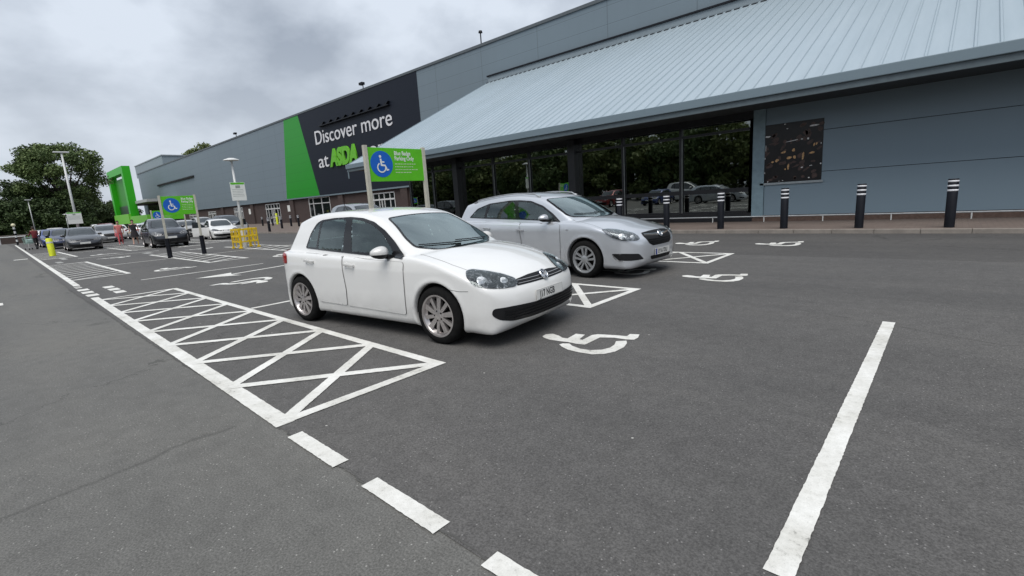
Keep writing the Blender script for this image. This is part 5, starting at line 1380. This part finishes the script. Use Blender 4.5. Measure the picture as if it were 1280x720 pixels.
# ------------------------------------------------------------------ people
def person(loc, rz, label, J, mats, hair=(.03, .02, .015), hgt=1.7, skirt=None, arms=None):
    """continuous body grown over a skeleton, split by height only for clothing colour"""
    r = empty('person', loc, R_(rz), label, 'person')
    me = bpy.data.meshes.new('body'); bm = bmesh.new()
    vs = [bm.verts.new(p[:3]) for p in J['v']]; [bm.edges.new((vs[a], vs[b_])) for a, b_ in J['e']]
    bm.to_mesh(me); bm.free(); o = bpy.data.objects.new('body', me); COL.objects.link(o)
    md = o.modifiers.new('s', 'SKIN'); 
    for i, p in enumerate(J['v']): me.skin_vertices[0].data[i].radius = (p[3], p[3] * (p[4] if len(p) > 4 else 1))
    me.skin_vertices[0].data[0].use_root = True
    o.modifiers.new('ss', 'SUBSURF').levels = 1
    dg = bpy.context.evaluated_depsgraph_get(); m2 = bpy.data.meshes.new_from_object(o.evaluated_get(dg)); o.modifiers.clear(); o.data = m2; m2.name = 'body'
    m2.materials.clear()
    for m in mats: m2.materials.append(m)     # 0 skin, 1 top, 2 legs, 3 shoes
    for p in m2.polygons:
        c = p.center; p.use_smooth = True; k = 0
        if c.z < .09: k = 3
        elif c.z < .93: k = 2 if not (J.get('bare') and c.z < J['bare']) else 0
        elif c.z < 1.42 and not (J.get('short') and abs(c.y) > J['short']): k = 1
        elif c.z < .95: k = 2
        if abs(c.y) > .2 and c.z > .6 and c.z < .95 and J.get('hands', True): k = 0
        p.material_index = k
    o.parent = r
    hx, hy, hz = J['head']
    bm = bmesh.new(); bmesh.ops.create_uvsphere(bm, u_segments=14, v_segments=10, radius=1)
    bmesh.ops.delete(bm, geom=[f for f in bm.faces if f.calc_center_median().x > .45 and f.calc_center_median().z < .35 or f.calc_center_median().z < -.7], context='FACES')
    for v in bm.verts: v.co = Vector((hx - .012 + v.co.x * .105, hy + v.co.y * .088, hz + .02 + v.co.z * .125))
    mh = bpy.data.meshes.new('hair'); bm.to_mesh(mh); bm.free(); mh.materials.append(plain('hair_' + label[:6], hair, .8)); ho = bpy.data.objects.new('hair', mh); COL.objects.link(ho); ho.parent = r
    fc = MB(); fc.cbox(hx + .085, hx + .115, hy - .014, hy + .014, hz - .035, hz + .01, .005)
    for sy in (-1, 1): fc.cbox(hx + .078, hx + .09, hy + sy * .033 - .012, hy + sy * .033 + .012, hz + .012, hz + .026, .003); fc.cbox(hx - .02, hx + .015, hy + sy * .083 - .01, hy + sy * .083 + .01, hz - .03, hz + .03, .005)
    fc.build('face', mats[0], r)
    if skirt:
        MB().lathe([(.15, 1.02), (.19, .88), (.25, .62), (.27, .55)], 16).build('skirt', skirt, r, smooth=True)
    return r
def walk(front_l=.22, arm=.25, reach=False, bag=False):
    v = [(0, 0, .95, .125, 1.15), (0, 0, 1.12, .115, 1.2), (.0, 0, 1.33, .13, 1.3), (0, 0, 1.45, .055), (.01, 0, 1.54, .075), (.02, 0, 1.64, .085), (.015, 0, 1.72, .05),
         (0, -.09, .88, .085), (front_l * .55, -.09, .50, .058), (front_l * .9, -.09, .09, .038), (front_l + .12, -.09, .035, .035),
         (0, .09, .88, .085), (-front_l * .3, .09, .50, .058), (-front_l * .95, .09, .11, .038), (-front_l * .85 + .10, .09, .035, .035),
         (0, -.19, 1.40, .055), (-.04 if not reach else .10, -.245, 1.14, .042), (arm * .4 if not reach else .34, -.23, .93 if not reach else 1.05, .032), (arm * .5 if not reach else .43, -.22, .83 if not reach else 1.05, .035),
         (0, .19, 1.40, .055), (-.04 if not reach else .10, .245, 1.14, .042), (-arm * .3 if not reach else .34, .24, .93 if not reach else 1.05, .032), (-arm * .3 if not reach else .43, .235, .83 if not reach else 1.05, .035)]
    e = [(0, 1), (1, 2), (2, 3), (3, 4), (4, 5), (5, 6), (0, 7), (7, 8), (8, 9), (9, 10), (0, 11), (11, 12), (12, 13), (13, 14), (2, 15), (15, 16), (16, 17), (17, 18), (2, 19), (19, 20), (20, 21), (21, 22)]
    return dict(v=v, e=e, head=(.02, 0, 1.63))
skin = plain('skin', (.42, .24, .17), .6, var=.05); skin2 = plain('skin_light', (.55, .34, .26), .6, var=.05)
pj = walk(.18, .1, True)
person((-51.7, 2.75, 0), 195, 'person in a dark red top and black trousers pushing a shopping trolley by the lane', pj, [skin, plain('dark_red_top', (.16, .02, .025), .8), plain('black_trousers', (.012, .012, .014), .8), plain('dark_shoes', (.02, .018, .018), .7)])
jw = walk(.25, .25); jw['bare'] = .55; jw['short'] = .23
person((-43.0, 7.35, 0), -20, 'person in a black top and skirt with bare legs walking beside the off-roader', jw, [skin2, plain('black_top', (.012, .012, .015), .85), plain('black_skirt', (.014, .012, .014), .85), plain('light_shoes', (.5, .3, .28), .7)], skirt=plain('skirt_black', (.016, .013, .016), .9), hair=(.25, .16, .08))
jp = walk(.2, .2); jp['short'] = .22
person((-44.5, 6.75, 0), -10, 'person in a coral pink top and trousers walking beside the person in black', jp, [skin2, plain('coral_top', (.55, .17, .16), .85), plain('coral_trousers', (.55, .11, .12), .85), plain('pale_shoes', (.5, .4, .36), .7)], hair=(.36, .14, .08))
hb = empty('handbag', (-43.9, 6.45, .62), 0, 'pink shoulder bag carried by the person in coral', 'bag')
MB().cbox(-.12, .12, -.06, .06, 0, .26, .03).build('bag_body', plain('pink_leather', (.65, .16, .18), .5), hb); MB().path([(-.09, 0, .25), (-.05, 0, .5), (.05, 0, .5), (.09, 0, .25)], .012, 6).build('strap', plain('pink_leather', (.65, .16, .18), .5), hb)
# trolley
t = empty('shopping_trolley', (-52.3, 2.55, 0), R_(195), 'pale green and grey shopping trolley pushed by the person in dark red', 'trolley')
mb = MB(); BX = [(-.05, -.24, .98), (-.05, .24, .98), (.85, .24, .92), (.85, -.24, .92)]; BB = [(.08, -.2, .5), (.08, .2, .5), (.80, .2, .46), (.80, -.2, .46)]
for L in (BX, BB): mb.path([L[i] for i in (0, 1, 2, 3, 0)], .014, 6)
for a_, b_ in zip(BX, BB): mb.tube(a_, b_, .012, n=6)
for k in range(1, 9):
    u = k / 9
    for s_ in (0, 1):
        i, j = (0, 3) if s_ == 0 else (1, 2)
        mb.tube(Vector(BX[i]).lerp(Vector(BX[j]), u), Vector(BB[i]).lerp(Vector(BB[j]), u), .006, n=4)
mb.build('basket', plain('trolley_green_grey', (.35, .50, .45), .45, .4), t)
mb = MB(); mb.path([(-.05, -.24, .98), (-.22, -.24, 1.05), (-.22, .24, 1.05), (-.05, .24, .98)], .018, 8); mb.build('handle', SIGNG, t)
mb = MB(); mb.path([(.08, -.2, .5), (-.05, -.24, .14), (.8, -.2, .14), (.8, .2, .14), (-.05, .24, .14), (.08, .2, .5)], .014, 6); mb.build('frame', GALV, t)
for x_, y_ in ((-.05, -.24), (-.05, .24), (.8, -.2), (.8, .2)): MB().tube((x_, y_ - .018, .065), (x_, y_ + .018, .065), .065, n=12).build('wheel', M_['tyre'], t)
MB().cbox(.2, .7, -.17, .17, .52, .82, .06).build('shopping', plain('pale_green_bag', (.45, .62, .58), .6), t)
# ------------------------------------------------------------------ trees
def foliage(name, lo, mid, hi, trans=.0):
    m, nt, b = new_mat(name); setin(b, rough=.6, spec=.25)
    P = geopos(nt); n = noise(nt, .55, 5, .7, P); n2 = noise(nt, 4.5, 3, .6, P)
    f = math_(nt, 'ADD', math_(nt, 'MULTIPLY', n.outputs['Fac'], .65), math_(nt, 'MULTIPLY', n2.outputs['Fac'], .4))
    r = ramp(nt, f, [(.36, lo), (.52, mid), (.68, hi)]); lk(nt, r.outputs['Color'], b.inputs['Base Color']); return m
FOL = foliage('leaves_dark', (.040, .066, .024), (.088, .130, .045), (.17, .22, .08)); FOL2 = foliage('leaves_olive', (.065, .090, .030), (.13, .16, .055), (.21, .24, .09)); FOL3 = foliage('leaves_deep', (.020, .036, .015), (.048, .076, .028), (.10, .14, .055))
BARK = plain('bark', (.055, .045, .035), .9, var=.4, scale=5, bmp=.5)
TM = {}
def tree_mesh(key, h, rad, seed, nleaf, leaf, base=.25, flat=.8, open_=.0, layers=34):
    rng = np.random.default_rng(seed)
    cz = h - rad * flat; clumps = []
    while len(clumps) < layers:
        p = rng.uniform(-1, 1, 3)
        d = np.linalg.norm(p)
        if d > 1 or d < .25 + open_ * .4: continue
        q = np.array([p[0] * rad * .86, p[1] * rad * .86, cz + p[2] * rad * flat * .88])
        if q[2] < h * base: continue
        clumps.append((q, rng.uniform(.17, .30) * rad * (1 - open_ * .35)))
    c = np.array([q for q, r in clumps]); r = np.array([r for q, r in clumps])
    k = rng.choice(len(c), nleaf, p=r ** 2 / (r ** 2).sum())
    u = rng.normal(size=(nleaf, 3)); u /= np.linalg.norm(u, axis=1)[:, None]
    p = c[k] + u * (r[k] * rng.uniform(.35, 1.08, nleaf))[:, None] * np.array([1, 1, .75])
    a = rng.normal(size=(nleaf, 3)) + u * .6; a /= np.linalg.norm(a, axis=1)[:, None]
    b_ = np.cross(a, rng.normal(size=(nleaf, 3))); b_ /= np.linalg.norm(b_, axis=1)[:, None]; a2 = np.cross(a, b_)
    s = (leaf * rng.uniform(.5, 1.35, nleaf))[:, None]
    V = np.stack([p - b_ * s * .5, p + a2 * s * .32, p + b_ * s * .62, p - a2 * s * .34], 1).reshape(-1, 3)
    me = bpy.data.meshes.new('crown'); me.from_pydata(V.tolist(), [], [(4 * i, 4 * i + 1, 4 * i + 2, 4 * i + 3) for i in range(nleaf)]); me.update()
    tb = MB(); t0 = Vector((0, 0, 0)); rt = h * .028 + .05; fork = Vector((rng.uniform(-.3, .3), rng.uniform(-.3, .3), max(h * .32, cz - rad * .55)))
    pts = [t0, t0.lerp(fork, .5) + Vector((rng.uniform(-.15, .15), rng.uniform(-.15, .15), 0)), fork]
    for i in range(2): tb.tube(pts[i], pts[i + 1], rt * (1 - .2 * i), rt * (1 - .2 * (i + 1)), 9)
    for q, rr in clumps[:22]:
        q = Vector(q); m_ = fork.lerp(q, .5) + Vector((0, 0, -.08 * rad)); tb.tube(fork, m_, rt * .42, rt * .22, 6); tb.tube(m_, q, rt * .22, rt * .06, 5)
    mt = bpy.data.meshes.new('trunk'); mt.from_pydata(tb.v, [], tb.f); mt.update(); mt.materials.append(BARK)
    TM[key] = (me, mt)
def tree(key, x, y, z, label, mat, group=None, rz=0, s=1, name='broadleaf_tree', cat='tree'):
    r = empty(name, (x, y, z), rz, label, cat, group); r.scale = (s, s, s) if isinstance(s, (int, float)) else s
    me, mt = TM[key]
    if not me.materials: me.materials.append(mat)
    o = bpy.data.objects.new('crown', me); COL.objects.link(o); o.parent = r; o.material_slots[0].link = 'OBJECT'; o.material_slots[0].material = mat
    o = bpy.data.objects.new('trunk', mt); COL.objects.link(o); o.parent = r
    return r
tree_mesh('big', 15.6, 7.0, 11, 30000, .32, .25, .80, .8, 110)
tree_mesh('mid', 11, 5.6, 5, 16000, .38, .10, .95, 0, 60)
tree_mesh('mid2', 10, 5.2, 6, 16000, .38, .08, 1.0, 0, 60)
tree_mesh('bush', 7.0, 4.6, 8, 12000, .36, .02, .8, 0, 50)
tree('big', -108, 10.4, 0, 'large round crowned tree with sky showing through, left of the green frame', FOL, None, .4)
TG = 'dark trees massed along the far left edge of the car park'
spots = [('mid', -112, 3.0, .9), ('bush', -104, 1.8, .95), ('mid2', -111, 8.0, .92), ('bush', -103, 6.4, .98), ('bush', -103.5, 9.6, .95), ('mid', -128, 14.0, .82), ('bush', -118, 12.6, 1.02), ('mid2', -170, 27, .9), ('bush', -168, 21.4, 1.0), ('bush', -175, 24, 1.2), ('mid2', -113, -1.8, .85), ('bush', -101, -3.2, 1), ('mid', -108, -6.5, .95), ('mid2', -100, -11, .9), ('mid', -94, -16, .95)]
lbs = ['dark tree left of the big round tree at the picture edge', 'dense low dark shrub at the far left behind the brick wall', 'dark tree directly behind the tall white lamp post', 'rounded dark shrub under the left side of the big tree', 'rounded dark shrub under the middle of the big tree', 'dark tree filling the gap right of the big tree', 'dark shrub between the big tree and the green frame', 'dark tree just behind the left leg of the green frame', 'shrub beside the foot of the green frame', 'low dark shrub behind the green frame', 'dark tree at the very left edge of the picture', 'low shrub beyond the left edge of the picture', 'dark tree beyond the left picture edge, nearer the lane', 'dark tree further round the lane beyond the left edge', 'dark tree at the corner of the lane, out of the picture to the left']
for (k, x, y, s), lb in zip(spots, lbs): tree(k, x, y, 0, lb, FOL3 if k != 'bush' else FOL3, TG, x * .7, s, 'dark_tree' if k != 'bush' else 'shrub', 'tree' if k != 'bush' else 'shrub')
tree('mid', -152, 46, 10.2, 'green treetop showing above the store roof at far left', FOL2, None, 1, (1.15, 1.5, 1.05))
RT = 'trees behind the camera, seen mirrored in the shop glass'
random.seed(9)
for i in range(20):
    x = -6 - i * 5.6 + random.uniform(-1.5, 1.5); y = -33 + random.uniform(-3, 3)
    tree(['mid', 'mid2', 'bush'][i % 3], x, y, -.6, f'tree behind the camera, mirrored in the shop glass', FOL2 if i % 2 else FOL, RT, i * 1.3, random.uniform(1.08, 1.25) if i % 3 < 2 else 1.7, 'roadside_tree')
# ------------------------------------------------------------------ far left boundary
sheet('grass_verge', [(-86, -60), (-86, 26), (-170, 26), (-170, -60)], .02, foliage('verge_grass', (.04, .055, .015), (.07, .085, .025), (.10, .11, .04)))
w_ = MB(); w_.box(-86, -85.6, -40, 14, 0, .95); wl = w_.build('boundary_wall', brickm('boundary_brick', (.07, .048, .042), (.10, .065, .055), (.09, .08, .07), axis='all')); tag(wl, 'low dark brick boundary wall closing the far end of the car park', 'wall')
w_ = MB(); w_.box(-86.03, -85.57, -40, 14, .951, 1.03); w_.build('coping', KERB, wl)
hr = empty('height_barrier_rail', (-82, -1, 0), 0, 'pale horizontal guard rail low beside the banded pole', 'rail')
mb = MB(); mb.tube((0, -6, .85), (0, 4.6, .85), .06, n=8); mb.build('rail', WHITE, hr)
for y_ in (-6, -3, 0, 2.4, 4.5): MB().tube((0, y_, 0), (0, y_, .85), .05, n=8).build('post', WHITE, hr)
# ------------------------------------------------------------------ light, sky, camera
w = bpy.data.worlds.new('World'); SC.world = w; w.use_nodes = True; nt = w.node_tree; bg = nt.nodes['Background']
sky = nt.nodes.new('ShaderNodeTexSky'); sky.sky_type = 'NISHITA'; sky.sun_disc = False; sky.sun_elevation = R_(62); sky.sun_rotation = R_(150); sky.air_density = 1.5; sky.dust_density = 3
tc = nt.nodes.new('ShaderNodeTexCoord'); sp = nt.nodes.new('ShaderNodeSeparateXYZ'); lk(nt, tc.outputs['Generated'], sp.inputs[0])
zz = math_(nt, 'ADD', math_(nt, 'MAXIMUM', sp.outputs['Z'], 0), .42)
cb = nt.nodes.new('ShaderNodeCombineXYZ'); lk(nt, math_(nt, 'DIVIDE', sp.outputs['X'], zz), cb.inputs[0]); lk(nt, math_(nt, 'DIVIDE', sp.outputs['Y'], zz), cb.inputs[1]); cb.inputs[2].default_value = 1.9
n1 = noise(nt, 2.3, 6, .5, cb.outputs[0], .1); n2 = noise(nt, 1.0, 4, .5, cb.outputs[0]); n3 = noise(nt, 6.5, 6, .5, cb.outputs[0], .1)
f = math_(nt, 'ADD', math_(nt, 'ADD', math_(nt, 'MULTIPLY', n1.outputs['Fac'], .50), math_(nt, 'MULTIPLY', n2.outputs['Fac'], .30)), math_(nt, 'MULTIPLY', n3.outputs['Fac'], .20))
r = ramp(nt, f, [(.39, (.28, .32, .385)), (.455, (.39, .435, .505)), (.51, (.49, .54, .615)), (.57, (.60, .655, .735))])
hz = nt.nodes.new('ShaderNodeMapRange'); lk(nt, sp.outputs['Z'], hz.inputs['Value']); hz.inputs['From Min'].default_value = .32; hz.inputs['From Max'].default_value = .0; hz.inputs['To Max'].default_value = .75
c = mixc(nt, hz.outputs[0], r.outputs['Color'], (.56, .605, .675))
skyc = nt.nodes.new('ShaderNodeVectorMath'); skyc.operation = 'SCALE'; lk(nt, sky.outputs[0], skyc.inputs[0]); skyc.inputs['Scale'].default_value = .1
c = mixc(nt, .93, skyc.outputs[0], c)
lk(nt, c, bg.inputs['Color']); bg.inputs['Strength'].default_value = 1.26
l = bpy.data.lights.new('sun', 'SUN'); l.energy = 2.8; l.angle = R_(45); l.color = (1, .965, .92); lo = bpy.data.objects.new('sun', l); COL.objects.link(lo)
az, el = R_(150), R_(62)
d = Vector((math.sin(az) * math.cos(el), math.cos(az) * math.cos(el), math.sin(el))); lo.rotation_euler = d.to_track_quat('Z', 'Y').to_euler(); lo.location = (0, 0, 60)
cam = bpy.data.cameras.new('camera'); co = bpy.data.objects.new('camera', cam); COL.objects.link(co); SC.camera = co
Rw = [[0.74078443, 0.07574939, -0.66745821], [0.66865529, -0.17830808, 0.72187695], [-0.06433145, -0.98105467, -0.18273807]]
co.matrix_world = Matrix([[Rw[i][0], -Rw[i][1], -Rw[i][2], (0, 0, 1.48)[i]] for i in range(3)] + [[0, 0, 0, 1]])
cam.sensor_width = 36; cam.lens = 599.175 / 1280 * 36; cam.clip_end = 3000; cam.clip_start = .05
SC.view_settings.view_transform = 'Standard'; SC.view_settings.look = 'None'; SC.view_settings.exposure = 0
try:
    SC.cycles.max_bounces = 8; SC.cycles.transparent_max_bounces = 12; SC.cycles.caustics_reflective = False; SC.cycles.caustics_refractive = False
except Exception: pass
